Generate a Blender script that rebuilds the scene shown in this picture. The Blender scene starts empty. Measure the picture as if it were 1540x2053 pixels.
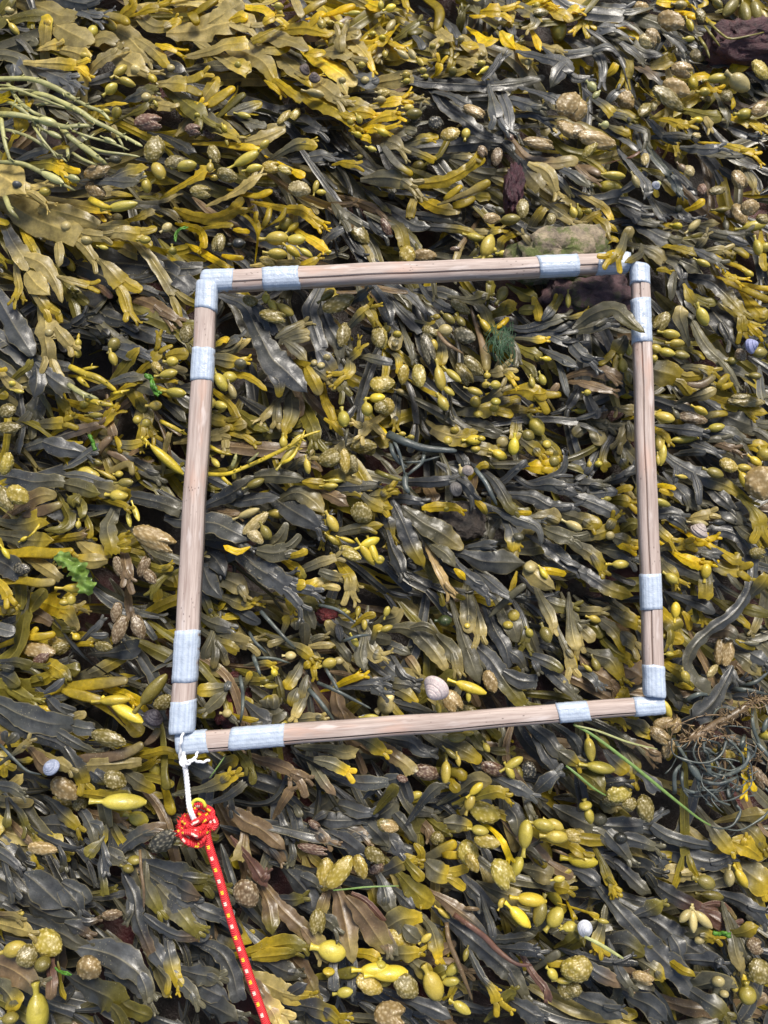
import bpy, math, random
import numpy as np
from mathutils import Matrix, Vector, Euler

# ------------------------------------------------------------------ camera, sky, sun, exposure
scene = bpy.context.scene
PW, PH, FPX = 1540.0, 2053.0, 1500.0
CAM = np.array([-0.045, -0.150, 0.880])
CAM_ROT = Euler((math.radians(8.0), math.radians(0.0), math.radians(-0.6)), 'XYZ')
cam_data = bpy.data.cameras.new("camera")
cam_data.sensor_fit = 'VERTICAL'
cam_data.sensor_height = 36.0
cam_data.lens = FPX / PH * 36.0
cam_data.clip_start = 0.01
cam_data.clip_end = 200.0
cam = bpy.data.objects.new("camera", cam_data)
cam.location = CAM
cam.rotation_euler = CAM_ROT
scene.collection.objects.link(cam)
scene.camera = cam

SUN_EL, SUN_AZ = math.radians(52), math.radians(18)     # azimuth clockwise from +Y
world = bpy.data.worlds.new("World")
scene.world = world
world.use_nodes = True
wn = world.node_tree.nodes
sky = wn.new("ShaderNodeTexSky")
sky.sky_type = 'NISHITA'
sky.sun_disc = False
sky.sun_elevation = SUN_EL
sky.sun_rotation = SUN_AZ
sky.air_density = 1.0
sky.dust_density = 3.0
sky.ozone_density = 1.0
wn["Background"].inputs[1].default_value = 0.088
world.node_tree.links.new(sky.outputs[0], wn["Background"].inputs[0])

sun_data = bpy.data.lights.new("sun", 'SUN')
sun_data.energy = 2.8
sun_data.angle = math.radians(18)
sun_data.color = (1.0, 0.94, 0.84)
sun = bpy.data.objects.new("sun", sun_data)
sd = Vector((math.sin(SUN_AZ) * math.cos(SUN_EL), math.cos(SUN_AZ) * math.cos(SUN_EL), math.sin(SUN_EL)))
sun.rotation_euler = sd.to_track_quat('Z', 'Y').to_euler()
sun.location = sd * 5
scene.collection.objects.link(sun)

scene.view_settings.view_transform = 'Standard'
scene.view_settings.look = 'None'
scene.view_settings.exposure = 0.72
scene.view_settings.gamma = 1.0
scene.view_settings.use_curve_mapping = False
scene.render.engine = 'CYCLES'
scene.cycles.max_bounces = 6
scene.cycles.diffuse_bounces = 3
scene.cycles.glossy_bounces = 3
scene.cycles.transmission_bounces = 4

rng = np.random.default_rng(7)
random.seed(7)
C = scene.collection
RM = np.array(CAM_ROT.to_matrix())

def at(px, py, z):
    """point of the place that a pixel of the photograph shows, at height z"""
    d = RM @ np.array([(px - PW / 2) / FPX, -(py - PH / 2) / FPX, -1.0])
    t = (z - CAM[2]) / d[2]
    return CAM + d * t

def at_many(P, z):
    d = np.stack([(P[:, 0] - PW / 2) / FPX, -(P[:, 1] - PH / 2) / FPX, -np.ones(len(P))], 1) @ RM.T
    t = (z - CAM[2]) / d[:, 2]
    return CAM + d * t[:, None]

def mpp(z):
    return (CAM[2] - z) / FPX * 1.02            # metres for one photograph pixel at height z

# ------------------------------------------------------------------ helpers
def link(o, parent=None):
    C.objects.link(o)
    if parent is not None:
        o.parent = parent
    return o

def mesh_obj(name, verts, faces, mat, parent=None, loc=None, cols=None, smooth=True, attr='Col'):
    me = bpy.data.meshes.new(name)
    v = np.asarray(verts, dtype=float)
    if loc is not None:
        v = v - np.asarray(loc)
    me.from_pydata(v.tolist(), [], faces)
    if cols is not None:
        a = me.color_attributes.new(attr, 'FLOAT_COLOR', 'POINT')
        c = np.ones((len(v), 4), dtype=np.float32)
        cc = np.asarray(cols, dtype=np.float32)
        c[:, :cc.shape[1]] = cc
        a.data.foreach_set('color', c.ravel())
    if smooth:
        me.polygons.foreach_set('use_smooth', np.ones(len(me.polygons), dtype=bool))
    if mat is not None:
        me.materials.append(mat)
    me.update()
    o = bpy.data.objects.new(name, me)
    link(o, parent)
    if loc is not None and parent is None:
        o.location = loc
    return o

def empty(name, loc, label, cat, group=None):
    o = bpy.data.objects.new(name, None)
    o.empty_display_size = 0.01
    o.location = loc
    C.objects.link(o)
    o["label"] = label
    o["category"] = cat
    if group:
        o["group"] = group
    return o

def tag(o, label, cat, group=None, kind=None):
    if label: o["label"] = label
    if cat: o["category"] = cat
    if group: o["group"] = group
    if kind: o["kind"] = kind
    return o

# ------------------------------------------------------------------ materials
class NT:
    def __init__(self, name):
        self.m = bpy.data.materials.new(name)
        self.m.use_nodes = True
        self.t = self.m.node_tree
        self.b = self.t.nodes["Principled BSDF"]
        self.out = self.t.nodes["Material Output"]
    def n(self, typ, **kw):
        x = self.t.nodes.new(typ)
        for k, v in kw.items():
            setattr(x, k, v)
        return x
    def l(self, a, b):
        self.t.links.new(a, b)
    def noise(self, scale, detail=3, rough=0.6, vec=None):
        x = self.n("ShaderNodeTexNoise")
        x.inputs["Scale"].default_value = scale
        x.inputs["Detail"].default_value = detail
        x.inputs["Roughness"].default_value = rough
        if vec is not None: self.l(vec, x.inputs["Vector"])
        return x.outputs["Fac"]
    def ramp(self, fac, a, b, c0=(0, 0, 0, 1), c1=(1, 1, 1, 1)):
        x = self.n("ShaderNodeValToRGB")
        x.color_ramp.elements[0].position = a
        x.color_ramp.elements[1].position = b
        x.color_ramp.elements[0].color = c0
        x.color_ramp.elements[1].color = c1
        self.l(fac, x.inputs[0])
        return x.outputs[0]
    def mix(self, fac, a, b, blend='MIX'):
        x = self.n("ShaderNodeMix", data_type='RGBA', blend_type=blend)
        for s, v in ((x.inputs[0], fac), (x.inputs[6], a), (x.inputs[7], b)):
            if isinstance(v, (float, int)): s.default_value = v
            elif isinstance(v, tuple): s.default_value = v if len(v) == 4 else (*v, 1)
            else: self.l(v, s)
        return x.outputs[2]
    def math(self, op, a, b=0.0):
        x = self.n("ShaderNodeMath", operation=op)
        for s, v in ((x.inputs[0], a), (x.inputs[1], b)):
            if isinstance(v, (float, int)): s.default_value = v
            else: self.l(v, s)
        return x.outputs[0]
    def coord(self, which="Object"):
        return self.n("ShaderNodeTexCoord").outputs[which]
    def mapped(self, vec, scale):
        x = self.n("ShaderNodeMapping")
        x.inputs["Scale"].default_value = scale
        self.l(vec, x.inputs["Vector"])
        return x.outputs[0]
    def bump(self, h, strength, dist=0.001, prev=None):
        x = self.n("ShaderNodeBump")
        x.inputs["Strength"].default_value = strength
        x.inputs["Distance"].default_value = dist
        self.l(h, x.inputs["Height"])
        if prev is not None: self.l(prev, x.inputs["Normal"])
        return x.outputs[0]

def blade_material():
    k = NT("seaweed blade")
    geo = k.n("ShaderNodeNewGeometry").outputs["Position"]
    a = k.n("ShaderNodeAttribute", attribute_name='Col')
    col = a.outputs["Color"]
    n1 = k.noise(55, 4, 0.65, geo)
    n2 = k.noise(240, 3, 0.6, geo)
    f = k.ramp(n1, 0.3, 0.72, (0.62, 0.6, 0.6, 1), (1.3, 1.28, 1.22, 1))
    col = k.mix(1.0, col, f, 'MULTIPLY')
    f2 = k.ramp(n2, 0.3, 0.7, (0.85, 0.85, 0.85, 1), (1.12, 1.12, 1.12, 1))
    col = k.mix(1.0, col, f2, 'MULTIPLY')
    col = k.mix(k.math('MULTIPLY', k.ramp(k.noise(22, 4, 0.6, geo), 0.42, 0.62), 0.35), col, k.mix(1.0, col, (1.18, 1.12, 0.72), 'MULTIPLY'))
    vo = k.n("ShaderNodeTexVoronoi"); vo.inputs["Scale"].default_value = 330
    k.l(geo, vo.inputs["Vector"])
    sp = k.ramp(vo.outputs["Distance"], 0.10, 0.17, (1, 1, 1, 1), (0, 0, 0, 1))
    pick = k.ramp(k.noise(38, 2, 0.5, geo), 0.5, 0.58)
    col = k.mix(k.math('MULTIPLY', k.math('MULTIPLY', sp, pick), 0.55), col, (0.55, 0.5, 0.33))
    k.l(col, k.b.inputs["Base Color"])
    r = k.ramp(k.noise(90, 3, 0.6, geo), 0.3, 0.7, (0.27, 0.27, 0.27, 1), (0.56, 0.56, 0.56, 1))
    k.l(r, k.b.inputs["Roughness"])
    k.b.inputs["Specular IOR Level"].default_value = 0.5
    k.b.inputs["Coat Weight"].default_value = 0.1
    k.b.inputs["Coat Roughness"].default_value = 0.12
    bp = k.bump(n2, 0.35, 0.0012)
    bp = k.bump(k.noise(700, 2, 0.5, geo), 0.25, 0.0005, bp)
    k.l(bp, k.b.inputs["Normal"])
    tr = k.n("ShaderNodeBsdfTranslucent")
    tc = k.mix(1.0, col, (1.3, 1.27, 0.5), 'MULTIPLY')
    k.l(tc, tr.inputs["Color"])
    ms = k.n("ShaderNodeMixShader")
    k.l(k.math('MULTIPLY', a.outputs["Alpha"], 0.5), ms.inputs[0])
    k.l(k.b.outputs[0], ms.inputs[1]); k.l(tr.outputs[0], ms.inputs[2])
    k.l(ms.outputs[0], k.out.inputs[0])
    return k.m

def pod_material(name, warty):
    k = NT(name)
    geo = k.n("ShaderNodeNewGeometry").outputs["Position"]
    col = k.n("ShaderNodeObjectInfo").outputs["Color"]
    n1 = k.noise(70, 4, 0.6, geo)
    col = k.mix(1.0, col, k.ramp(n1, 0.3, 0.7, (0.80, 0.78, 0.72, 1), (1.2, 1.18, 1.12, 1)), 'MULTIPLY')
    if warty:
        w = k.n("ShaderNodeAttribute", attribute_name='Col').outputs["Fac"]
        col = k.mix(w, k.mix(1.0, col, (0.70, 0.66, 0.58), 'MULTIPLY'),
                    k.mix(0.45, k.mix(1.0, col, (1.3, 1.25, 1.2), 'MULTIPLY'), (0.66, 0.58, 0.40)))
        k.b.inputs["Roughness"].default_value = 0.34
    else:
        vo = k.n("ShaderNodeTexVoronoi"); vo.inputs["Scale"].default_value = 420
        k.l(geo, vo.inputs["Vector"])
        sp = k.ramp(vo.outputs["Distance"], 0.12, 0.2, (1, 1, 1, 1), (0, 0, 0, 1))
        col = k.mix(k.math('MULTIPLY', sp, 0.22), col, (0.7, 0.62, 0.3))
        k.l(k.ramp(k.noise(160, 3, 0.6, geo), 0.3, 0.7, (0.24, 0.24, 0.24, 1), (0.5, 0.5, 0.5, 1)), k.b.inputs["Roughness"])
        lw = k.ramp(k.noise(95, 5, 0.7, geo), 0.55, 0.75)
        col = k.mix(k.math('MULTIPLY', lw, 0.45), col, (0.10, 0.085, 0.03))
    k.l(col, k.b.inputs["Base Color"])
    k.b.inputs["Coat Weight"].default_value = 0.2
    k.b.inputs["Coat Roughness"].default_value = 0.1
    k.l(k.bump(k.noise(420, 4, 0.65, geo), 0.5, 0.0012), k.b.inputs["Normal"])
    return k.m

M_BLADE = blade_material()
M_POD = pod_material("air bladder skin", False)
M_WART = pod_material("warty receptacle skin", True)

def rock_material():
    k = NT("wet rock")
    geo = k.n("ShaderNodeNewGeometry").outputs["Position"]
    n = k.noise(30, 6, 0.65, geo)
    c = k.ramp(n, 0.35, 0.7, (0.010, 0.009, 0.008, 1), (0.05, 0.035, 0.03, 1))
    red = k.ramp(k.noise(9, 3, 0.5, geo), 0.5, 0.66)
    c = k.mix(red, c, k.mix(n, (0.03, 0.006, 0.006), (0.11, 0.025, 0.025)))
    k.l(c, k.b.inputs["Base Color"])
    k.b.inputs["Roughness"].default_value = 0.3
    k.l(k.bump(k.noise(120, 6, 0.7, geo), 0.8, 0.004), k.b.inputs["Normal"])
    return k.m
M_ROCK = rock_material()

def stone_material(name, lo, hi, moss=None, mfac=(0.5, 0.6), rough=0.75, sc=60):
    k = NT(name)
    geo = k.n("ShaderNodeNewGeometry").outputs["Position"]
    n = k.noise(sc, 8, 0.7, geo)
    c = k.ramp(n, 0.32, 0.7, (*lo, 1), (*hi, 1))
    if moss:
        c = k.mix(k.ramp(k.noise(45, 6, 0.7, geo), *mfac), c, k.mix(n, tuple(x * .4 for x in moss), moss))
    k.l(c, k.b.inputs["Base Color"])
    k.b.inputs["Roughness"].default_value = rough
    k.l(k.bump(k.noise(220, 8, 0.75, geo), 0.9, 0.004), k.b.inputs["Normal"])
    return k.m

def wood_material():
    k = NT("weathered bare wood")
    co = k.coord("Object")
    m = k.mapped(co, (9, 230, 230))
    n = k.noise(1.0, 5, 0.65, m)
    c = k.ramp(n, 0.28, 0.72, (0.28, 0.215, 0.185, 1), (0.58, 0.485, 0.435, 1))
    m2 = k.mapped(co, (30, 900, 900))
    c = k.mix(k.ramp(k.noise(1.0, 3, 0.6, m2), 0.36, 0.55, (0.45, 0.45, 0.45, 1), (0, 0, 0, 1)), c, (0.24, 0.16, 0.14))
    m3 = k.mapped(co, (14, 60, 60))
    c = k.mix(k.math('MULTIPLY', k.ramp(k.noise(1.0, 3, 0.6, m3), 0.56, 0.72), 0.32), c, (0.56, 0.30, 0.20))
    c = k.mix(k.math('MULTIPLY', k.ramp(k.noise(1.2, 3, 0.6, k.mapped(co, (18, 90, 90))), 0.58, 0.7), 0.5), c, (0.66, 0.6, 0.58))
    vo = k.n("ShaderNodeTexVoronoi"); vo.inputs["Scale"].default_value = 1.0
    k.l(k.mapped(co, (130, 260, 260)), vo.inputs["Vector"])
    sp = k.math('MULTIPLY', k.ramp(vo.outputs["Distance"], 0.1, 0.2, (1, 1, 1, 1), (0, 0, 0, 1)),
                k.ramp(k.noise(35, 2, 0.5, co), 0.52, 0.6))
    c = k.mix(k.math('MULTIPLY', sp, 0.7), c, (0.08, 0.05, 0.045))
    k.l(c, k.b.inputs["Base Color"])
    k.b.inputs["Roughness"].default_value = 0.6
    k.l(k.bump(n, 0.35, 0.0012), k.b.inputs["Normal"])
    return k.m
M_WOOD = wood_material()

def tape_material():
    k = NT("pale blue grey cloth tape")
    co = k.coord("Object")
    sep = k.n("ShaderNodeSeparateXYZ"); k.l(co, sep.inputs[0])
    def lines(sock, f):
        return k.math('ABSOLUTE', k.math('SINE', k.math('MULTIPLY', sock, f)))
    around = k.n("ShaderNodeAttribute", attribute_name='Col').outputs["Fac"]
    g = k.math('ADD', k.math('MULTIPLY', lines(around, 60.0), 0.8), k.math('MULTIPLY', lines(sep.outputs[0], 1500.0), 0.15))
    n = k.noise(120, 4, 0.6, co)
    c = k.ramp(g, 0.1, 1.0, (0.36, 0.425, 0.53, 1), (0.48, 0.545, 0.64, 1))
    c = k.mix(1.0, c, k.ramp(n, 0.3, 0.7, (0.88, 0.88, 0.88, 1), (1.1, 1.1, 1.1, 1)), 'MULTIPLY')
    c = k.mix(k.math('MULTIPLY', k.ramp(k.noise(300, 3, 0.6, co), 0.66, 0.74), 0.4), c, (0.22, 0.2, 0.2))
    k.l(c, k.b.inputs["Base Color"])
    k.b.inputs["Roughness"].default_value = 0.27
    bp = k.bump(g, 0.22, 0.0005)
    bp = k.bump(k.noise(60, 4, 0.65, co), 0.6, 0.003, bp)
    k.l(bp, k.b.inputs["Normal"])
    return k.m
M_TAPE = tape_material()

def simple_material(name, col, rough=0.5, noise=120, amp=0.3, transl=0.0, coat=0.0):
    k = NT(name)
    geo = k.n("ShaderNodeNewGeometry").outputs["Position"]
    n = k.noise(noise, 5, 0.65, geo)
    c = k.ramp(n, 0.3, 0.7, tuple(x * (1 - amp) for x in col) + (1,), tuple(min(1, x * (1 + amp)) for x in col) + (1,))
    k.l(c, k.b.inputs["Base Color"])
    k.b.inputs["Roughness"].default_value = rough
    k.b.inputs["Coat Weight"].default_value = coat
    k.l(k.bump(n, 0.4, 0.001), k.b.inputs["Normal"])
    if transl:
        tr = k.n("ShaderNodeBsdfTranslucent"); k.l(c, tr.inputs["Color"])
        ms = k.n("ShaderNodeMixShader"); ms.inputs[0].default_value = transl
        k.l(k.b.outputs[0], ms.inputs[1]); k.l(tr.outputs[0], ms.inputs[2]); k.l(ms.outputs[0], k.out.inputs[0])
    return k.m

# ------------------------------------------------------------------ pigment of the weed, by tone letter
TONE = {'k': (.020, .021, .019), 's': (.054, .058, .062), 'g': (.100, .095, .062), 'o': (.165, .145, .024),
        't': (.38, .315, .125), 'y': (.48, .375, .030), 'Y': (.66, .505, .014), 'b': (.16, .110, .062),
        'r': (.13, .068, .052), 'p': (.34, .34, .15), 'x': (.075, .092, .092), 'n': (.38, .275, .13), 'G': (.035, .055, .012),
        'S': (.078, .08, .078)}
PODC = {'y': (.38, .31, .050), 'Y': (.50, .395, .034), 'o': (.18, .15, .03), 't': (.36, .30, .13), 'n': (.33, .24, .105)}
TRANSL = {'k': .15, 's': .25, 'g': .5, 'o': .8, 't': .8, 'y': 1.0, 'Y': 1.0, 'b': .4, 'r': .4, 'p': .4, 'x': .2, 'n': .3, 'S': .3, 'G': .3}

# ------------------------------------------------------------------ ground
def ground():
    n = 90
    g = np.linspace(-1, 1, n)
    g = np.sign(g) * np.abs(g) ** 3 * 30
    X, Y = np.meshgrid(g, g)
    r = np.hypot(X, Y)
    Z = (np.sin(X * 9 + 1) * np.cos(Y * 7) * 0.006 + np.sin(X * 23 + Y * 17) * 0.003) * (r < 6) - 0.075
    V = np.stack([X.ravel(), Y.ravel(), Z.ravel()], 1)
    F = [(i * n + j, i * n + j + 1, (i + 1) * n + j + 1, (i + 1) * n + j) for i in range(n - 1) for j in range(n - 1)]
    o = mesh_obj("ground", V, F, M_ROCK)
    o["kind"] = "structure"
    o["label"] = "dark wet reddish rock under the seaweed"
ground()

# ------------------------------------------------------------------ ribbons (blades of weed)
def catmull(P, step):
    P = np.asarray(P, float)
    if len(P) == 2:
        P = np.array([P[0], (P[0] + P[1]) / 2, P[1]])
    Q = np.vstack([2 * P[0] - P[1], P, 2 * P[-1] - P[-2]])
    out = []
    for i in range(1, len(Q) - 2):
        p0, p1, p2, p3 = Q[i - 1], Q[i], Q[i + 1], Q[i + 2]
        m = max(2, int(np.hypot(*(p2 - p1)[:2]) / step))
        t = (np.arange(m) / m)[:, None]
        out.append(0.5 * (2 * p1 + (p2 - p0) * t + (2 * p0 - 5 * p1 + 4 * p2 - p3) * t ** 2 + (3 * p1 - p0 - 3 * p2 + p3) * t ** 3))
    out.append(P[-1][None])
    return np.vstack(out)

S_TOP = np.array([-1, -.90, -.5, -.09, 0, .09, .5, .90, 1.0])
S_BOT = np.array([1.0, .5, 0, -.5, -1.0])
S_OPEN = np.concatenate([S_TOP, S_BOT])
S_RING = np.array([-1, -.74, -.38, 0, .38, .74, 1.0, .62, 0, -.62])
S_FLAT = np.array([-1, -.85, -.1, 0, .1, .85, 1.0])

class Acc:
    def __init__(self):
        self.v, self.f, self.c, self.n = [], [], [], 0
    def add(self, V, F, Cc):
        self.v.append(V); self.c.append(Cc)
        self.f.extend([tuple(i + self.n for i in q) for q in F])
        self.n += len(V)

_face_cache = {}
def two_faces(N):
    if ('two', N) not in _face_cache:
        F = []
        for i in range(N - 1):
            for j in list(range(8)) + list(range(9, 13)):
                a = i * 14 + j
                F.append((a, a + 1, a + 15, a + 14))
        _face_cache[('two', N)] = F
    return _face_cache[('two', N)]
def ring_faces(N, M, closed):
    key = (N, M, closed)
    if key not in _face_cache:
        F = []
        for i in range(N - 1):
            for j in range(M if closed else M - 1):
                a = i * M + j; b = i * M + (j + 1) % M
                F.append((a, b, b + M, a + M))
        if closed:
            F.append(tuple(range(M - 1, -1, -1))); F.append(tuple(range((N - 1) * M, N * M)))
        _face_cache[key] = F
    return _face_cache[key]

def smooth(x, a, b):
    t = np.clip((x - a) / (b - a), 0, 1)
    return t * t * (3 - 2 * t)

def ribbon(acc, pix, wid, tone, tip, z0, z1, roll0=0., roll1=0., arch=0.006, root=True, flat=False, val=1.0, swell=0.0,
           t0=0.0, t1=1.0, tscale=1.0, ruffle=1.0, cup=0.0, lobes=True):
    """pix: centre line in photograph pixels, wid: widths in pixels along it, z0..z1: height in metres"""
    P = catmull(pix, 8.0 if not flat else 16.0)
    seg = np.r_[0, np.cumsum(np.hypot(*np.diff(P, axis=0).T))]
    L = seg[-1]
    if L < 2: return None
    wid = np.asarray(wid, float)
    wend = wid[-1]
    cap = 0.0
    if tip in 'rs': cap = min(0.5 * wend, 0.45 * L)
    if tip == 'p': cap = min(1.1 * wend, 0.5 * L)
    step = 7.0 if not flat else 15.0
    nb = max(4, int((L - cap) / step))
    s = np.linspace(0, L - cap, nb)
    if cap:
        if tip == 'p': s = np.r_[s, L - cap + cap * np.linspace(0, 1, 6)[1:]]
        else: s = np.r_[s, L - cap + cap * np.sin(np.linspace(0, math.pi / 2, 7 if not flat else 4))[1:]]
    N = len(s)
    t = s / L
    x = np.interp(s, seg, P[:, 0]); y = np.interp(s, seg, P[:, 1])
    w = np.interp(t, np.linspace(0, 1, len(wid)), wid)
    if cap:
        u = np.clip((s - (L - cap)) / cap, 0, 1)
        w = w * (np.sqrt(np.clip(1 - u ** 2, 0.004, 1)) if tip != 'p' else np.clip(1 - u ** 1.7, 0.05, 1))
    if root: w = w * (0.45 + 0.55 * smooth(s, 0, min(0.3 * L, 24)))
    else: w = w * (0.6 + 0.4 * smooth(s, 0, min(0.3 * L, 16)))
    z = z0 + (z1 - z0) * smooth(t, 0, 1) + arch * np.sin(t * math.pi) * 0.7
    lw = rng.uniform(9, 20)
    z = z + 0.0011 * np.sin(s / lw + rng.uniform(0, 6))
    pc = at_many(np.stack([x, y], 1), z)
    T = np.gradient(pc, axis=0); T /= np.linalg.norm(T, axis=1)[:, None] + 1e-12
    up = np.array([0, 0, 1.0])
    Sd = np.cross(T, up); Sd /= np.linalg.norm(Sd, axis=1)[:, None] + 1e-9
    Nn = np.cross(Sd, T)
    ro = np.interp(t, [0, 1], [roll0, roll1])[:, None] + (0.0 if swell else 0.10) * np.sin(s / rng.uniform(12, 28) + rng.uniform(0, 6))[:, None]
    S2 = Sd * np.cos(ro) + Nn * np.sin(ro)
    N2 = -Sd * np.sin(ro) + Nn * np.cos(ro)
    hw = w * 0.5 * mpp(float(np.mean(z)))
    base = np.array(TONE[tone[0]]); tipc = np.array(TONE[tone[-1]])
    tl0, tl1 = TRANSL[tone[0]], TRANSL[tone[-1]]
    tt = t0 + (t1 - t0) * t
    k = smooth(tt, .58, .97)[:, None] if len(tone) > 1 else np.zeros((N, 1))
    sa = S_FLAT if flat else (S_RING if swell else S_OPEN)
    M = len(sa)
    lam = max(10.0, 0.8 * float(np.mean(wid))) * rng.uniform(.8, 1.3)
    ph1, ph2 = rng.uniform(0, 6, 2)
    ruf = 0.15 * ruffle * hw
    ej = .25 if swell else 1.0
    edge = 1 + ej * (0.06 * np.sin(s / lam * 3.3 + ph1) + 0.05 * np.sin(s / lam * 7.1 + ph2) + .03 * np.sin(s / lam * 13 + ph1))
    edge2 = 1 + ej * (0.06 * np.sin(s / lam * 3.0 + ph2) + 0.05 * np.sin(s / lam * 6.3 + ph1) + .03 * np.sin(s / lam * 12 + ph2))
    V = np.zeros((N, M, 3)); Cc = np.zeros((N, M, 4))
    th = 0.0013 + swell * hw * smooth(t, 0.5, 0.92)
    th = np.minimum(th, hw * 0.9 + 0.0002)
    rib = np.minimum(0.0011, hw * .16) * (1 - smooth(t, .75, 1.0))
    ribk = (1 - smooth(t, .7, .98))[:, None]
    jag = rng.normal(0, .22, M)
    bw = rng.uniform(.5, 1.2)
    for j in range(M):
        sj = sa[j]
        e = edge if sj < 0 else edge2
        off = hw * sj * e
        lift = cup * hw * sj * sj + ruf * abs(sj) ** 1.8 * np.sin(s / lam * 4.2 + (ph1 if sj < 0 else ph2) + 0.5 * sj)
        if swell:
            prof = (1 - abs(sj) ** 2) ** 0.5
            lift = lift + (th * 0.5 * prof if j < 7 else -th * 0.5 * prof)
        elif flat:
            lift = lift + rib * (sj == 0)
        elif j < 9:
            lift = lift + th * .5 * (1 - abs(sj) ** 5) + rib * (sj == 0)
        else:
            lift = lift - th * .5 * (1 - abs(sj) ** 5) - rib * .7 * (sj == 0)
        V[:, j] = pc + S2 * off[:, None] + N2 * lift[:, None]
        if tip == 'c' and not swell:
            V[-1, j] += T[-1] * hw[-1] * jag[j] * (1 if abs(sj) < 1 else .3)
        c = base * (1 - k) + tipc * k
        if abs(sj) == 1 and not swell:
            c = c * .35 + (c * 1.3 + np.array([.17, .13, .022])) * .65 * bw
        if sj == 0 and not swell:
            c = c * (1 - .6 * ribk) + (c * 1.6 + np.array([.14, .115, .05])) * .6 * ribk
        Cc[:, j, :3] = np.clip(c * val, 0, .85)
        Cc[:, j, 3] = ((tl0 * (1 - k) + tl1 * k)[:, 0]) * tscale
    if flat: F = ring_faces(N, M, False)
    elif swell: F = ring_faces(N, M, True)
    else: F = two_faces(N)
    acc.add(V.reshape(-1, 3), F, Cc.reshape(-1, 4))
    end = dict(x=x, y=y, z=z, L=L)
    if tip == 'n' and lobes:
        d = np.array([x[-1] - x[-3], y[-1] - y[-3]]); d /= np.hypot(*d) + 1e-9
        pr = np.array([-d[1], d[0]])
        e = np.array([x[-1], y[-1]])
        sw = rng.random() < .45
        for sg in (-1, 1):
            a = sg * rng.uniform(.25, .62)
            dd = d * math.cos(a) + pr * math.sin(a)
            st = e + pr * sg * wend * .23 - d * wend * .16
            ln = wend * rng.uniform(.85, 1.45)
            ribbon(acc, [st, st + d * ln * .35, st + d * ln * .35 + dd * ln * .75], [wend * .52, wend * .56, wend * .50], tone, 'n' if (wend > 13 and not flat and rng.random() < .3) else 'r',
                   z[-1] + sg * 0.0004, z[-1] + rng.uniform(-.003, .003), roll1, roll1 + rng.uniform(-.4, .4), 0.001, False, flat, val,
                   0.45 if tone[-1] in 'yY' and not flat and sw else 0, .8, 1.0, tscale, 0.6, cup)
    return end

def tube(acc, P3, R, col, alpha=0.3, M=7, flatten=1.0):
    P3 = np.asarray(P3); N = len(P3)
    R = np.broadcast_to(R, (N,))
    T = np.gradient(P3, axis=0); T /= np.linalg.norm(T, axis=1)[:, None] + 1e-12
    ref = np.array([0, 0, 1.0])
    A = np.cross(T, ref); nn = np.linalg.norm(A, axis=1)
    A[nn < 1e-3] = (1, 0, 0)
    A /= np.linalg.norm(A, axis=1)[:, None]
    B = np.cross(A, T)
    V = np.zeros((N, M, 3))
    for j in range(M):
        a = 2 * math.pi * j / M
        V[:, j] = P3 + A * (R * math.cos(a))[:, None] + B * (R * flatten * math.sin(a))[:, None]
    cc = np.ones((N * M, 4)); cc[:, :3] = col if np.ndim(col) == 1 else np.repeat(col, M, 0); cc[:, 3] = alpha
    acc.add(V.reshape(-1, 3), ring_faces(N, M, True), cc)
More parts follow.
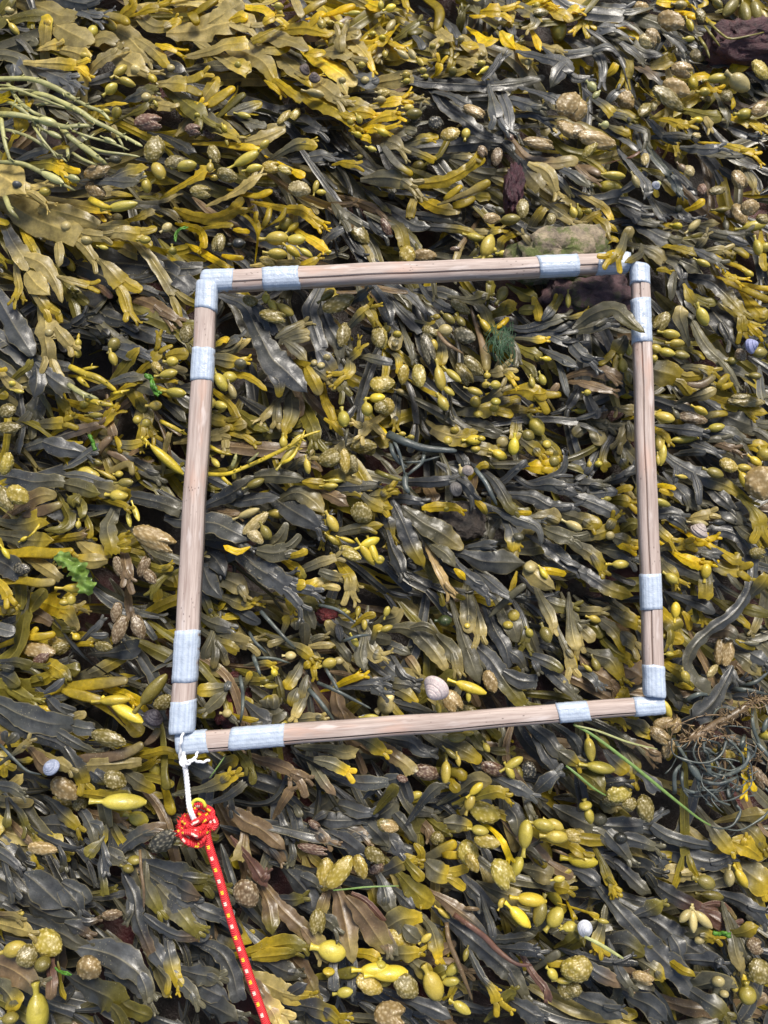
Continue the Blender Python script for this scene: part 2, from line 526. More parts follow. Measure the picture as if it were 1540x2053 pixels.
DATA = """
T 0 0
B k 150/200/120 p 1250,480 1380,600 1500,760
B t 120/160/90 p 20,-60 60,60 100,180
B s 120/130/60 r -30,420 60,340 180,310 300,330
B s 100/180/120 r 40,400 100,480 140,590
B oy 100/90/40 p 255,400 245,270 235,130
B ty 90/115/90 s 350,310 355,210 365,110
B ty 30/110/90 n 300,380 420,345 570,340
B t 160/200/100 c 330,60 460,120 580,130
B s 100/150/80 r 420,-20 580,20 740,40
B s 120/140/60 p 560,60 700,110 800,190
B ty 70/100/60 s 870,120 950,150 1000,190
B y 110/100/50 r 960,100 1020,50 1030,-30
B Y 30/90/60 n 1060,110 1140,70 1230,60
B t 120/220/160/60 p 880,240 1000,300 1130,440 1180,500
B t 180/230/120 c 500,230 620,290 700,340
B t 150/160/80 c 760,300 830,290 900,330
B ty 120/110/40 r 1110,150 1200,210 1300,200 1400,150
B ty 100/120/60 r 1090,320 1200,400 1300,520
+ Y 40/90/70 n 1200,340 1290,360 1370,390
B t 60/110/70 n 700,560 780,470 930,380
B t 180/200/80 p 930,440 1030,500 1130,590
B ty 90/150/70 c 560,400 640,430 700,450
B ty 60/100/90 s 650,720 640,620 650,500
B ty 60/100/90 n 330,490 450,490 590,505
B s 120/180/100 p 370,560 480,600 600,610
B s 40/140/100 p 950,790 1060,740 1220,660
B ty 50/130/150 n 1220,650 1320,640 1440,650
B o 20/90/40 p 1010,880 1090,850 1160,760
B t 120/110/40 p 1200,790 1280,820 1370,820
B y 60/150/120 r 1370,820 1470,850 1560,830
B k 60/110/60 p 1280,1060 1400,1120 1520,1180
B y 20/50/20 p 760,820 860,800 990,800
B y 60/160/120 n 100,1060 150,1000 160,900
B s 60/110/60 r 150,1230 260,1180 380,1150
B y 40/60/50 r 390,1160 470,1130 540,1140
B oy 60/120/110 n 290,1270 390,1260 490,1310
B t 220/300/140 p -60,1330 80,1400 200,1500
B s 60/130/60 p 850,1380 980,1320 1150,1290
B s 80/110/50 p 860,1400 960,1410 1080,1400
E t 75,80 80
V y 110,225 110 70 50
V y 860,195 130 80 35
V y 715,250 120 100 110
E t 1320,525 70
E t 1050,545 90
V Y 1180,610 85 75 60
E y 660,440 80
V y 930,545 140 80 -50
V y 985,635 130 75 20
V y 860,685 120 80 -45
E t 1130,750 85
V y 1200,800 60 40 60
W r 1150,945 270 150 5
W o 1190,1150 240 190 -75
W o 1350,1250 180 120 -15
V y 1225,1320 150 110 60
V y 1130,1430 120 95 80
V y 1440,1280 160 90 -10
W n 750,1320 240 130 -15
W n 740,1470 200 120 30
V y 900,870 95 80 -60
V y 820,860 60 50 0
K p 40 -20,610 240,610 430,680 600,780 700,830 780,860 850,930
K p 40 150,720 330,730 480,790 620,860 720,930 860,1000 970,1060 1100,1130
K p 45 -20,880 150,890 350,940 500,980 600,970 720,970
K p 45 480,1000 580,1090 680,1160 760,1220 830,1270
K p 30 60,640 130,760 230,850 320,900
K p 32 -20,760 100,800 220,890 330,1000 440,1050
K p 30 10,900 20,1000 50,1150 90,1250 140,1280
K p 34 -20,1250 160,1260 300,1320 420,1390 580,1470
K p 22 680,1130 800,1170 960,1190 1080,1210
K p 25 520,1150 530,1240
K p 20 900,1040 940,1110 960,1170
K p 20 280,810 420,800 560,860
V p 370,940 150 85 10
V p 400,1370 240 70 30
V p 420,1040 120 55 25
V p 850,1085 110 45 25
V p 570,1380 110 70 20
V g 890,1230 95 80 0
E s 135,1430 80
V y 350,1480 90 85 0
T 1 0
B k 40/30 p 1000,1310 1080,1400 1150,1470
B k 40/30 p 1180,1320 1230,1420 1260,1520
B k 40/30 p 1200,1300 1350,1370 1540,1440
B k 80/120/60 p 1050,960 1130,1080 1240,1190
B s 100/140/80 p 830,900 930,970 1050,1030
B s 80/120/60 p 910,1220 1000,1200 1140,1210
B s 130/150/120 p 1220,1210 1370,1300 1560,1390
B y 90/90/60 s -10,130 80,80 220,-10
+ y 90/80/60 s 0,100 40,140 60,200
B t 100/200/120 p 150,180 280,100 420,20
B t 200/260/140 r 80,240 200,200 380,170 520,200
B y 60/120/60 r 330,150 390,120 450,150
B Y 60/100/70 r 470,60 570,70 650,140
+ y 60/90/50 n 560,190 610,150 660,120
B t 60/80/60 r 800,-30 840,60 865,140
B yt 60/80/40 s 880,100 960,50 1060,0
B Y 60/90/60 s 1060,110 1150,80 1280,40
B y 60/90/60 s 930,200 990,130 1050,100
B y 100/130/90/50 r 760,230 900,220 1060,260 1120,240
B Y 60/110/60 r 1370,20 1430,50 1490,60
B Y 40/110/80 n 1540,260 1480,310 1430,330
B ty 90/150/120 c 150,400 270,350 450,330
B ty 110/150/110 s 480,330 590,370 780,360
+ yt 100/90/40 p 480,320 600,260 720,200
B ty 180/200/110/40 p 380,380 560,470 640,590 720,740
+ Y 30/60/40 p 580,620 650,670 730,740
B ty 100/140/150 c 280,460 350,500 450,540
B t 160/200/60 r 690,300 820,340 920,390
+ Y 60/90/70 r 890,410 970,410 1050,400
B ty 110/180/100/30 p 700,440 790,520 870,590 950,680
B yt 120/190/90 r 980,450 1110,530 1290,660
+ t 60/90/50 p 1150,600 1190,680 1220,740
B t 110/170/110 p 1060,400 1160,400 1290,490
+ t 80/100/90 n 1170,400 1160,330 1170,270
B t 100/140/90 r 1160,270 1250,260 1330,270
B ty 80/150/90/40 p 1230,300 1330,390 1400,500 1430,570
B s 120/180/100 r 1280,590 1360,620 1460,620
B t 130/150/90 n 990,640 1080,700 1160,780
B yt 90/200/130/60 p 930,770 1070,810 1200,900 1290,1000
B yt 60/130/90 n 1120,790 1260,800 1380,840
+ y 60/100/60 p 1280,860 1380,870 1460,910
B Y 60/110/80 n 1350,1000 1430,990 1510,1000
+ Y 40/80/60 c 1310,1050 1360,1060 1400,1080
B Y 70/90/80 c 760,690 810,730 870,770
B ty 90/130/90 s 60,830 140,720 220,590
+ y 90/100/70 s 130,820 240,740 350,670
B o 60/90/70 s 240,880 330,800 430,720
+ gy 60/110/80 s 290,880 420,840 560,790
B g 100/110/70 r 430,920 500,960 600,970
B t 60/110/60 s 420,1070 560,1030 740,960
+ t 90/120/60 s 430,1100 580,1060 740,990
B o 130/180/110 p -10,810 60,860 110,950
B g 130/150/60 p 130,920 230,980 400,1080
B yt 50/90/70 s 220,1110 380,1130 560,1150
B y 60/120/110 s 0,1400 80,1350 140,1280
B Y 40/90/60 r 800,1320 850,1340 890,1370
B t 60/120/40 p 330,1500 450,1420 570,1330
B y 60/80/50 s 490,1510 560,1500 640,1470
B gy 60/110/60 r 740,1160 850,1110 990,1130
B y 60/100/60 n 1180,1250 1220,1260 1280,1270
V y 690,50 80 70 0
V y 700,95 60 50 45
V y 1270,100 110 40 5
V y 1020,185 90 75 80
V y 1090,180 80 55 10
V y 1160,200 95 60 30
E t 1430,170 65
V y 1415,260 55 50 0
E y 375,505 60
E t 1180,618 65
V y 1330,500 55 50 0
E t 1355,618 75
V t 970,720 150 75 15
E y 1245,935 65
V y 1310,920 70 60 60
V Y 1300,1040 70 55 20
V t 1485,720 75 60 0
V t 1480,770 80 60 0
V y 420,890 110 50 15
W y 730,905 170 75 -50
W y 810,890 150 90 -55
E y 60,890 50
V Y 270,990 60 50 60
V y 290,1090 80 45 80
W r 30,1000 150 100 10
W r 150,1030 110 90 40
V y 580,1115 90 60 -40
W o 190,1190 170 110 70
V y 440,1225 230 90 -25
V y 500,1300 130 70 -10
V y 160,1290 80 60 90
V y 190,1370 75 50 0
W o 290,1350 180 120 20
W y 630,1290 170 120 0
W y 740,1310 140 90 15
W o 90,1480 190 120 5
W t 850,1460 200 140 20
V y 975,1440 100 55 -75
V y 1015,1485 80 50 0
V y 1410,1150 75 50 20
V y 1315,1210 50 40 0
T 2 0
B s 80/90/40 p 1010,-40 1030,80 1010,190
B s 80/90/50 p 1000,180 1030,240 1040,290
B y 50/60/40 p 190,-20 210,40 240,80
B o 50/90/60 n 130,300 220,230 310,170
+ o 50/60/40 s 220,250 280,250 340,240
B y 80/90/60 s 400,10 470,90 440,250
B o 40/80/50 p 620,260 630,160 660,60
B s 80/100/50 p 490,150 560,210 630,300
B s 90/130/90 p 690,-20 740,60 770,130
+ Y 30/50/40 r 700,120 760,130 830,115
B Y 40/130/100 n 800,90 870,80 940,90
B gy 120/160/100 p 1080,60 1180,100 1260,170
+ gt 60/90/50 p 1180,100 1210,180 1130,230
B Y 40/90/60 n 1120,50 1200,20 1300,10
B yt 80/120/70 r 1310,60 1400,110 1500,150
B y 100/120/80 p 1400,20 1480,60 1540,100
B y 40/70/30 p 1190,260 1220,320 1245,400
B t 60/110/80 r 1240,350 1330,370 1425,390
B t 100/150/40 p -20,230 40,300 10,480
B y 60/80/40 p 80,320 140,350 220,370
B t 80/120/50 p 470,240 520,290 580,320
+ t 60/90/40 p 480,290 410,370 440,440
B s 60/80/60 r 300,300 330,340 340,390
B Y 60/150/100 p 760,270 840,320 930,300
+ Y 60/120/90 p 940,240 990,310 1050,380
+ y 40/80/60 c 640,330 700,350 760,350
B yt 60/160/130 p 1080,370 1140,440 1150,540
B t 120/140/60 p 720,360 790,410 830,490
B t 90/140/60 r 640,460 710,480 790,490
B y 40/70/60 n 530,560 560,500 570,450
B Y 40/80/60 n 440,570 460,530 470,490
B ty 60/80/40 p 600,560 640,550 700,540
B t 100/150/100 c 0,640 120,620 260,590
B s 60/130/120/60 p 400,690 520,830 660,930 800,1040 970,1090
+ s 60/60/30 p 960,1090 1020,1130 1040,1190
B s 60/110/100 p 560,740 650,790 720,800
B sg 120/130/120/110/50 p 380,640 600,650 850,665 1090,640 1280,590
+ s 70/60/40 p 800,620 880,530 950,400
+ s 50/40 p 890,540 940,470 990,420
B s 90/90/80 c 960,760 1000,880 1010,1010
B s 70/120/60 p 1010,770 1130,800 1290,860
B s 40/70/40 p 1090,890 1220,890 1340,980
B st 60/130/120 c 1070,1220 1150,1330 1250,1450
B bt 60/120/90 s 1060,1130 1150,1230 1330,1260 1540,1230
+ t 60/120/60 n 1150,1260 1300,1330 1370,1480
+ st 60/70/40 p 1300,1330 1420,1420 1490,1520
B y 60/110/70 n 0,810 90,790 180,770
B t 60/100/40 p 170,740 260,760 380,780
B y 60/120/60 p 10,910 100,890 180,900
B g 120/140/90 p 50,1000 200,1000 320,920
B gy 60/110/60 s 200,1120 320,1080 460,1050
B gY 60/60/60 c 200,1150 320,1190 430,1240
B g 120/150/60 p 0,1080 130,1110 200,1180
+ gy 60/70/50 s 20,1110 130,1260 260,1350
B gt 60/90/60 p 600,1200 680,1200 750,1210
B g 120/160/90 p 0,1370 140,1380 300,1440
B yt 60/120/80/60 s 290,1420 520,1390 700,1290 820,1220
B ty 50/80/60 s 700,1480 780,1440 860,1400
+ y 50/60/40 s 500,1540 580,1480 640,1430
B s 60/130/110 p 880,780 900,860 910,940
B s 90/150/90 p 1290,450 1400,480 1500,560
+ s 90/130/60 p 1480,470 1400,540 1320,680
B s 60/130/60 p 1300,740 1380,780 1430,830
V Y 90,60 90 60 -20
V y 15,40 70 60 90
V y 1220,40 50 55 0
W o 1250,95 140 70 0
V y 1390,240 160 150 90
E Y 25,290 60
V y 45,420 70 55 80
V t 185,420 110 55 30
V t 255,420 100 60 60
V t 90,200 130 70 -60
E y 480,330 55
E y 415,360 55
V t 635,300 55 55 0
E t 1150,480 55
V y 790,490 70 60 0
V Y 810,540 100 40 -40
E o 570,550 75
V y 320,480 90 50 60
V y 340,545 60 55 0
V y 360,590 50 45 0
V y 210,580 65 60 0
V y 215,625 60 55 0
W n 740,860 220 120 30
W r 1010,1050 90 60 60
W n 1240,1105 290 120 5
W n 1460,800 260 200 -40
W n 1460,1000 230 150 30
W y 550,1035 170 140 -10
V y 670,1030 90 75 -80
W y 40,720 100 80 0
V o 270,880 130 100 0
V y 230,830 80 60 0
V y 215,935 45 40 0
V Y 30,1020 100 70 20
V o 310,1290 130 110 -10
W b 910,1210 160 100 100
W k 440,950 140 120 0
W b 800,1170 110 90 60
T 3 0
B ty 160/170/90 n 10,20 120,60 110,180
B s 100/110/60 p 210,60 350,70 480,60
B s 60/90/60 p 640,50 710,70 800,90
B Y 80/120/80 r 880,20 980,25 1080,15
+ Y 80/110/60 p 680,10 760,20 840,10
B Y 50/70/60 s 850,90 920,110 985,140
B s 120/150/90 p 150,230 260,210 420,220
B gs 80/150/120/60 p 450,110 700,190 820,290 920,430
B y 60/90/40 r 440,240 500,270 540,320
B g 60/110/90 p 400,420 460,510 430,650
B s 90/110/80/60 p 20,300 160,370 260,480 260,670
+ s 70/80/30 p 190,390 310,360 400,440
B gs 60/120/110/50 p 230,270 400,300 590,410 740,430
+ s 90/90/50 p 400,330 520,420 600,510
B yt 40/80/60 c 290,580 340,540 370,490
B bs 60/110/60 p 480,490 620,560 740,670
B ty 90/150/90 c 580,510 690,500 790,460
+ y 40/60/40 r 760,440 800,430 830,470
B g 80/80/60 p 1050,390 1200,380 1400,430
B s 60/110/50 p 1060,490 1150,500 1250,500
B oy 60/90/50 s 1180,680 1270,550 1310,400
+ y 70/70/50 s 1290,560 1370,500 1430,460
B y 60/110/60 r 930,600 1010,590 1090,580
B yt 20/50/60 n 1070,640 1100,690 1160,690
B s 50/90/60 p 310,780 360,720 400,690
B s 60/80/90 c 190,760 260,800 340,880
B g 40/70/70 r 310,970 390,1000 480,1040
B s 60/70/60 p 360,880 440,900 500,960
B s 50/80/60 p 470,960 600,1010 610,1130
B s 40/90/40 p 620,920 720,1030 840,1120
B s 60/70/60 c 400,1060 480,1110 540,1160
B s 50/80/60 p 400,1180 460,1260 520,1360
B x 50/80/50 p 640,1200 720,1290 780,1370
B x 50/80/60 p 750,1320 830,1420 860,1530
B s 50/80/40 p 830,1330 920,1420 990,1510
B s 40/70/60 c 560,1140 600,1220 580,1290
B r 10/40/20 p 450,1220 510,1200 550,1165
B s 60/70/60 c 780,1040 880,1045 960,1050
B o 60/110/110 r 940,860 1060,890 1190,900
+ t 50/80/40 p 1060,900 1090,960 1090,1010
B g 60/100/40 p 1180,800 1220,870 1240,960
+ y 30/40/30 p 1265,740 1275,790 1260,850
B y 60/110/60 p 1280,910 1400,950 1540,1000
B s 60/120/60 p 1240,980 1370,1030 1500,1090
B s 90/110/60 p 1000,1150 1120,1150 1200,1130
B gs 60/110/80/60 p 980,1160 1200,1190 1340,1260 1470,1290
B y 40/80/60 n 1210,1120 1330,1150 1430,1190
B b 60/90/60 s 50,1280 140,1300 250,1350
+ b 60/60/40 p 60,1280 160,1370 240,1410
B g 60/90/40 p 1380,1330 1420,1400 1440,1480
B y 40/60/30 p 1080,160 1130,190 1170,230
B k 50/80/40 p 920,330 980,350 1030,380
B s 60/110/60 p 540,1350 600,1440 620,1540
B s 60/80/40 p 0,560 60,610 190,600
B s 60/90/40 p 0,1330 90,1390 180,1450
B y 50/90/60 n 780,930 860,960 930,960
W n 560,65 160 110 20
W n 790,160 260 160 40
V t 865,40 110 80 0
V Y 935,195 110 60 70
W o 1020,120 150 110 80
W n 650,290 170 140 50
W t 600,320 150 110 40
W t 1000,430 150 120 40
W n 880,540 200 130 20
W y 1480,540 210 130 60
V t 1320,640 190 130 30
V y 1145,605 140 90 0
V Y 960,640 110 90 80
V y 1050,710 90 80 0
W o 1060,760 120 70 0
W n 830,680 250 150 30
W o 770,760 330 150 30
W o 590,850 190 110 130
W o 660,820 90 60 100
W n 440,770 190 140 50
V p 180,670 90 70 50
V p 210,735 80 60 130
W n 60,850 200 200 90
W n 50,1010 200 140 10
W n 220,1080 340 150 10
W y 165,1150 190 100 130
V p 280,965 65 65 0
W t 590,1230 130 75 100
W t 990,1045 85 60 0
W o 1220,740 120 100 80
V y 1360,880 130 100 -10
W n 1480,840 180 120 -30
V Y 1000,925 80 55 0
W t 930,1320 120 90 70
V b 880,1300 90 60 50
V y 350,1355 180 75 5
V y 320,1445 180 100 15
W n 1320,1390 190 150 60
W o 1150,1470 150 90 -10
W r 1030,1460 110 80 90
V t 520,1400 110 60 60
V p 690,1420 50 60 0
V o 1250,60 180 100 130
V o 1360,110 210 110 85
V o 1440,100 190 100 80
V t 1510,120 100 50 70
V o 1150,30 100 70 50
V y 935,300 80 45 0
K o 20 1050,200 1110,280 1170,360
K o 18 1080,170 1190,270 1260,300 1420,270 1540,240
K o 25 1010,290 1060,370 1090,450
T 0 1
B k 200/260/260/160 p 520,400 800,480 1150,520 1480,640
B k 160/220/160 p 640,520 900,640 1150,660
B k 200/260/200 p 560,760 760,860 900,1000
B k 120/200/120 p 860,830 1020,960 1280,1110
B ks 120/180/150 c 1000,460 1300,560 1500,700
B k 100/160/80 p 680,980 800,1010 860,1070
B b 60/130/60 p 950,740 1150,800 1400,940
B br 30/60/40 p 720,650 790,690 870,760
B o 90/110/140 n 460,600 520,680 570,750
B oy 40/60/50 n 410,830 450,890 465,950
B yo 60/80/30 p 180,230 250,360 320,450
B ty 90/130/40 p 430,20 620,50 860,100
B t 160/260/240/170 p 60,20 240,130 480,230 700,330
+ t 120/150/90 c 300,60 480,100 650,150 760,200
+ ty 80/110/130 n 740,290 900,250 1080,270
+ ty 60/90/60 r 760,210 880,200 1000,180
+ t 90/80/40 p 450,330 460,430 450,530
+ ty 30/140/170 n 770,460 860,560 940,650
B yt 40/80/60 c 1040,150 1130,110 1190,90
B ty 60/70/60 p 130,560 150,680 100,800
B st 60/110/160/140 c 20,160 90,310 170,430 230,520
+ t 130/150/90/30 p 190,440 330,500 430,640 480,800
+ ty 30/70/80 n 440,590 570,630 690,660
+ t 150/170/60 p 210,560 290,660 390,740
+ ty 70/90/110 n 240,680 310,770 370,850
B s 110/170/200/60 p -20,740 70,900 160,1050 260,1210
+ s 60/120/160 c 270,1260 380,1360 530,1470
+ s 60/160/120 p 280,1270 290,1400 260,1540
B t 120/200/160 c 350,890 360,1000 380,1090
+ t 100/140/140 n 350,1060 370,1160 375,1230
+ t 90/110/90 n 430,980 490,1060 550,1130
B y 10/30 p 600,1090 610,1030
B s 90/160/60 p 900,1150 1010,1180 1170,1190
B oy 120/110/90/30 p 930,1330 970,1290 1010,1220 1080,1140
B y 60/110/90 n 1120,1290 1180,1230 1220,1170
+ y 60/110/80 r 1280,1210 1370,1190 1460,1190
B y 40/40/30 p 1200,1400 1290,1400 1380,1400
B y 40/50/40 p 970,1440 1030,1420 1080,1400
B y 50/60/50 s 1190,1450 1240,1470 1340,1520
B s 60/100/50 p 900,1400 1000,1370 1140,1380
B g 60/130/80 c 1030,1430 1120,1440 1200,1480
B o 50/60/50 c 150,1340 210,1300 240,1240
B t 60/90/60 r 30,1370 90,1430 180,1480
B y 30/40 r -20,1320 60,1310
E t 510,205 85
E t 670,315 90
V y 950,50 230 80 -12
V t 905,140 85 70 0
V y 860,380 75 55 0
V y 935,350 90 80 0
V y 1120,310 90 70 0
V t 1290,215 90 70 -40
V y 800,370 70 40 10
V y 1335,395 65 75 80
V Y 540,500 120 70 60
E t 380,1025 70
V y 605,1110 70 60 90
V y 600,1185 75 65 90
W o 1440,1035 160 120 -80
V o 880,1120 110 90 -60
V y 875,1230 110 80 70
V y 1330,1250 90 80 0
V y 1300,1345 140 75 -10
W y 1210,1300 120 90 60
V y 1360,1490 160 80 10
E y 95,1420 55
V y 145,1480 80 40 10
K y 50 700,0 800,50 860,60
K p 40 40,-20 80,80 150,160
K y 45 540,1290 650,1340 760,1380 850,1440 900,1480
K y 35 600,1370 640,1410 690,1450
K p 40 530,1430 640,1500 760,1540
K y 25 640,1310 760,1290
K y 25 860,1500 1000,1470
T 1 1
B k 40/60 p 1050,30 1090,200 1110,350
B s 60/80 p 1200,270 1270,370 1350,490
B b 60/80/40 p 1300,20 1400,60 1540,130
B s 60/90/60 p 1400,150 1450,220 1540,300
B t 40/60/50 c 1340,350 1390,430 1420,500
B s 60/60 p 1420,-20 1500,60 1560,110
B y 90/110/100/60 s 0,120 180,150 320,100 410,-20
B y 40/60/50 r 170,210 270,195 340,200
+ Y 40/50/40 r 340,230 400,240 465,245
B Y 60/70/60 r 0,210 90,250 120,380
B Y 20/60/70 p 530,270 520,200 490,150
+ y 50/60/50 s 560,210 600,150 620,60
B y 20/60/30 s 650,180 720,130 740,60
B Y 60/60/40 p 130,430 220,480 330,540
+ Y 40/50/40 s 250,430 330,450 420,450
B y 60/90/60 p 870,270 950,310 1080,400
B y 60/90/40 p 860,510 930,490 1010,440
B t 60/50 r 690,490 780,490 860,490
B yt 60/110/60 p 740,70 880,90 1030,240
B s 60/100/70 c 1020,350 1090,270 1190,220
B g 50/80/110 p 1090,0 1170,110 1250,190
B gs 60/90/60 n 300,1110 340,1080 390,1070
B oy 40/80/60 r 200,1120 260,1080 310,1070
B g 40/80/30 p 200,1170 310,1170 480,1070
B g 90/120/40 p 190,1230 330,1250 450,1250
B y 50/60/50/30 p 340,1350 430,1360 510,1400 600,1480
B s 100/150/60 p 1060,940 1150,1110 1170,1260
B s 60/110/150/160 c 280,760 430,830 520,1000 600,1160
+ s 80/120/80 c 480,800 580,900 650,1040
+ s 160/230/200/60 p 560,1080 640,1230 740,1320 910,1490
+ s 120/110/40 p 620,1300 690,1400 690,1530
+ gt 40/90/60 n 660,1070 780,1010 890,950
+ gt 40/80/60 r 700,1090 820,1040 930,1020
+ gt 40/70/50 r 720,1110 830,1080 930,1070
+ gt 60/110/60 p 730,1090 830,1160 910,1250
B s 90/130/120/110 c 990,720 930,850 970,1000 1020,1160
+ st 100/150/110 n 1000,1170 1060,1260 1100,1330
B yg 60/120/60 c 780,1260 900,1300 1050,1390
+ yt 80/120/70 r 900,1290 960,1400 1010,1510
+ gt 60/90/50 p 930,1280 1020,1340 1090,1410
B gy 60/80/60 n 1220,1240 1280,1200 1310,1150
B gy 60/110/80 n 1240,1260 1240,1330 1190,1350
B s 60/110/90 n 1150,1280 1160,1400 1190,1470
B gs 40/80/60 c 1330,1210 1430,1230 1560,1260
B g 60/90/60 n 1260,950 1330,880 1390,830
B g 80/100/50 p 1370,830 1420,900 1440,960
B s 80/120/50 p 1480,760 1530,850 1560,960
B s 60/90/50 p 1300,760 1350,720 1370,690
V y 745,190 110 100 -20
V y 675,300 180 130 0
V y 820,310 150 95 0
V Y 800,215 110 60 -40
V y 680,420 150 95 0
V Y 800,400 130 80 35
V y 900,410 110 60 30
W y 610,480 160 100 20
W o 225,340 190 120 100
V k 380,340 110 100 0
V Y 1075,405 45 35 0
W o 1310,260 240 140 50
E t 965,1260 60
E t 1015,1280 65
E t 1060,1220 60
W o 1150,800 290 140 -25
V o 1065,740 130 80 -40
W o 1190,1045 230 120 105
W o 1460,1060 210 130 85
V y 590,760 80 70 90
V y 640,820 120 70 60
V y 740,850 150 75 35
W o 650,900 240 130 10
W o 470,780 130 100 10
E g 395,1270 100
V y 245,1410 150 100 60
V y 310,1370 110 90 0
V t 330,1480 120 70 70
W y 1470,1430 170 140 20
V Y 1450,1530 120 90 0
V y 1520,1000 60 80 80
T 2 1
B s 60/110/130/50 p -20,20 150,120 280,200 400,210
B s 60/80/60 p 280,120 450,140 620,170
B ty 60/80/70 c 270,0 250,70 240,140
B s 60/70/60 p 250,210 540,220 700,250 770,310
B g 60/60 c 740,245 800,250 860,245
B s 50/90/60 n 840,260 890,240 940,230
B yt 90/110/80 s 300,-20 450,60 630,90
+ y 80/70/50 s 570,50 680,20 740,-20
B g 60/110/110 c 60,140 160,230 200,370
B o 40/70/30 p 200,230 280,330 340,390
B yo 60/70/60 c 990,290 940,330 930,440
B o 20/60/30 p 680,460 730,430 770,360
B g 60/90/70 c 1170,230 1210,150 1280,60
B gt 60/110/60 p 1280,30 1400,110 1530,190
B bt 40/60/50 c 650,330 620,390 590,470
B s 60/100/40 p 380,740 500,830 600,860
B s 60/80/50 p 140,680 260,760 380,900
B s 70/110/110 c 110,790 230,920 330,1010
B s 60/90/60 p 30,850 80,930 100,1000
B g 40/70/40 p 200,1040 240,1140 270,1260
B o 10/80/80 r 840,800 860,700 865,615
B go 60/130/60 p 700,780 780,760 850,720
B go 60/100/90 p 790,830 830,890 870,1030
+ Y 30/50/40 s 880,990 940,970 1000,910
B oy 60/120/90 r 900,880 950,860 1050,790
B o 60/130/60 c 1070,700 1150,740 1210,760
+ y 60/80/70 r 1190,750 1220,840 1240,940
+ o 60/100/60 c 1080,860 1140,850 1200,850
B g 40/40/30 p 360,950 400,960 440,920
B g 60/110/110 r 120,1000 140,1070 100,1160
B g 60/100/80 p 480,1120 490,1200 460,1280
B gy 40/60/60 n 100,1180 150,1220 160,1300
B bt 50/90/60 s 790,1090 820,1200 830,1330
B sg 60/100/60 p 1110,1000 1290,950 1480,890
+ s 40/90/60 p 1260,930 1340,840 1380,760
B s 90/110/60 p 1200,1020 1380,1010 1550,1000
B s 60/110/80 p 1290,1040 1420,1090 1560,1140
B o 40/50/50 r 1360,830 1390,780 1410,730
B g 50/80/50 p 950,1040 1040,1140 1090,1280
B o 60/110/60 r 1110,1160 1190,1190 1260,1230
B gy 40/80/40 p 1200,1080 1250,1080 1310,1080
B gt 50/110/80 n 870,1340 920,1330 960,1310
B gy 30/60/60 n 960,1310 1000,1350 1030,1380
B o 60/100/60 p 1140,1290 1180,1330 1200,1400
B y 60/150/120 n 1070,1470 1150,1470 1230,1510
+ y 60/120/90 r 1200,1500 1260,1500 1300,1480
B gt 60/90/70 n 880,1510 920,1480 950,1460
B s 40/60/40 p 1380,1260 1420,1370 1460,1530
B b 10/60/40 p 1300,1530 1340,1480 1390,1420
B s 60/100/60 p 1330,1190 1440,1240 1540,1300
B y 40/50/40 r 380,1480 450,1510 520,1560
B g 40/60/40 p 1180,350 1130,290 1100,260
W n 790,90 150 120 -20
W n 870,145 150 100 0
V o 1015,155 150 105 0
V g 930,85 80 60 30
W y 220,430 170 140 80
W n 355,430 200 110 5
W r 60,220 180 80 60
W r 590,380 90 40 0
V y 840,360 190 120 -70
V y 870,390 80 60 0
V y 965,420 90 60 0
V y 740,290 130 70 20
V y 820,445 120 50 0
W o 1110,70 180 110 95
W o 1330,150 110 80 90
V y 1500,100 90 70 70
V o 950,730 130 100 -60
V Y 820,975 130 70 55
W o 630,830 190 100 30
W g 380,1160 280 110 75
W o 390,1030 160 110 50
V t 510,1010 110 100 0
V y 445,905 60 50 0
W g 660,1050 200 130 30
V o 540,920 110 70 40
V o 630,940 100 70 60
V Y 600,900 70 40 100
W o 730,1280 210 110 45
W o 660,1350 230 130 60
V y 575,1360 150 70 45
V y 470,1380 190 100 80
W y 310,1360 210 120 85
W y 190,1350 170 100 100
W y 20,1070 180 110 85
E y 140,1040 70
V y 425,1120 90 70 70
V y 835,1360 50 60 90
V y 825,1430 50 70 90
V y 1460,780 110 50 90
V Y 1295,1230 75 45 5
V y 1260,1390 90 60 70
V y 1180,1410 80 50 80
V y 900,1430 80 70 0
V y 740,1480 120 70 20
V y 540,1480 100 60 40
W y 40,1420 180 140 0
V t 180,1490 100 60 20
K b 28 440,1010 520,1110 650,1190
T 3 1
B s 60/110/80 p 380,0 480,100 600,150
B s 60/100/50 p 480,150 640,180 730,190
B s 60/100/60 p 640,0 700,90 760,180
B s 60/120/60 p 750,60 850,110 980,170
B y 60/60 r 960,60 1000,40 1050,0
B g 30/70/60 p 1020,190 1090,180 1170,185
B y 30/50/40 r 740,190 780,200 830,210
B ty 60/60/50 c 80,200 160,140 250,100
B ty 60/70/50 c 190,10 290,80 330,160
B yt 60/90/60 p 230,160 290,210 290,300
+ y 40/50/30 p 290,180 340,220 380,250
B y 60/60 p 1310,160 1360,180 1400,200
B sg 60/130/150/80 p 500,190 620,240 740,300 860,310
+ g 60/90/60 r 780,290 830,310 880,300
B gy 60/80/60 n 740,400 820,390 900,420
B gt 60/130/90 c 570,370 680,420 740,480
B g 60/90/90 r 420,330 460,260 490,210
B gy^ 60/70/90 n 440,260 420,350 380,440
+ y^ 70/100/90 n 400,400 340,430 310,450
B gy^ 40/60/60 p 560,340 560,420 430,490
B y 50/60/50 r 290,330 340,300 390,320
B gs 60/120/110/60 p 720,430 850,490 880,570 890,640
+ g 80/130/90 p 860,470 950,510 1030,570
+ g 60/80/40 p 820,560 800,660 790,790
+ y 40/50/40 p 680,540 740,540 800,570
+ yo 40/60/120/60 p 890,650 950,770 1010,820
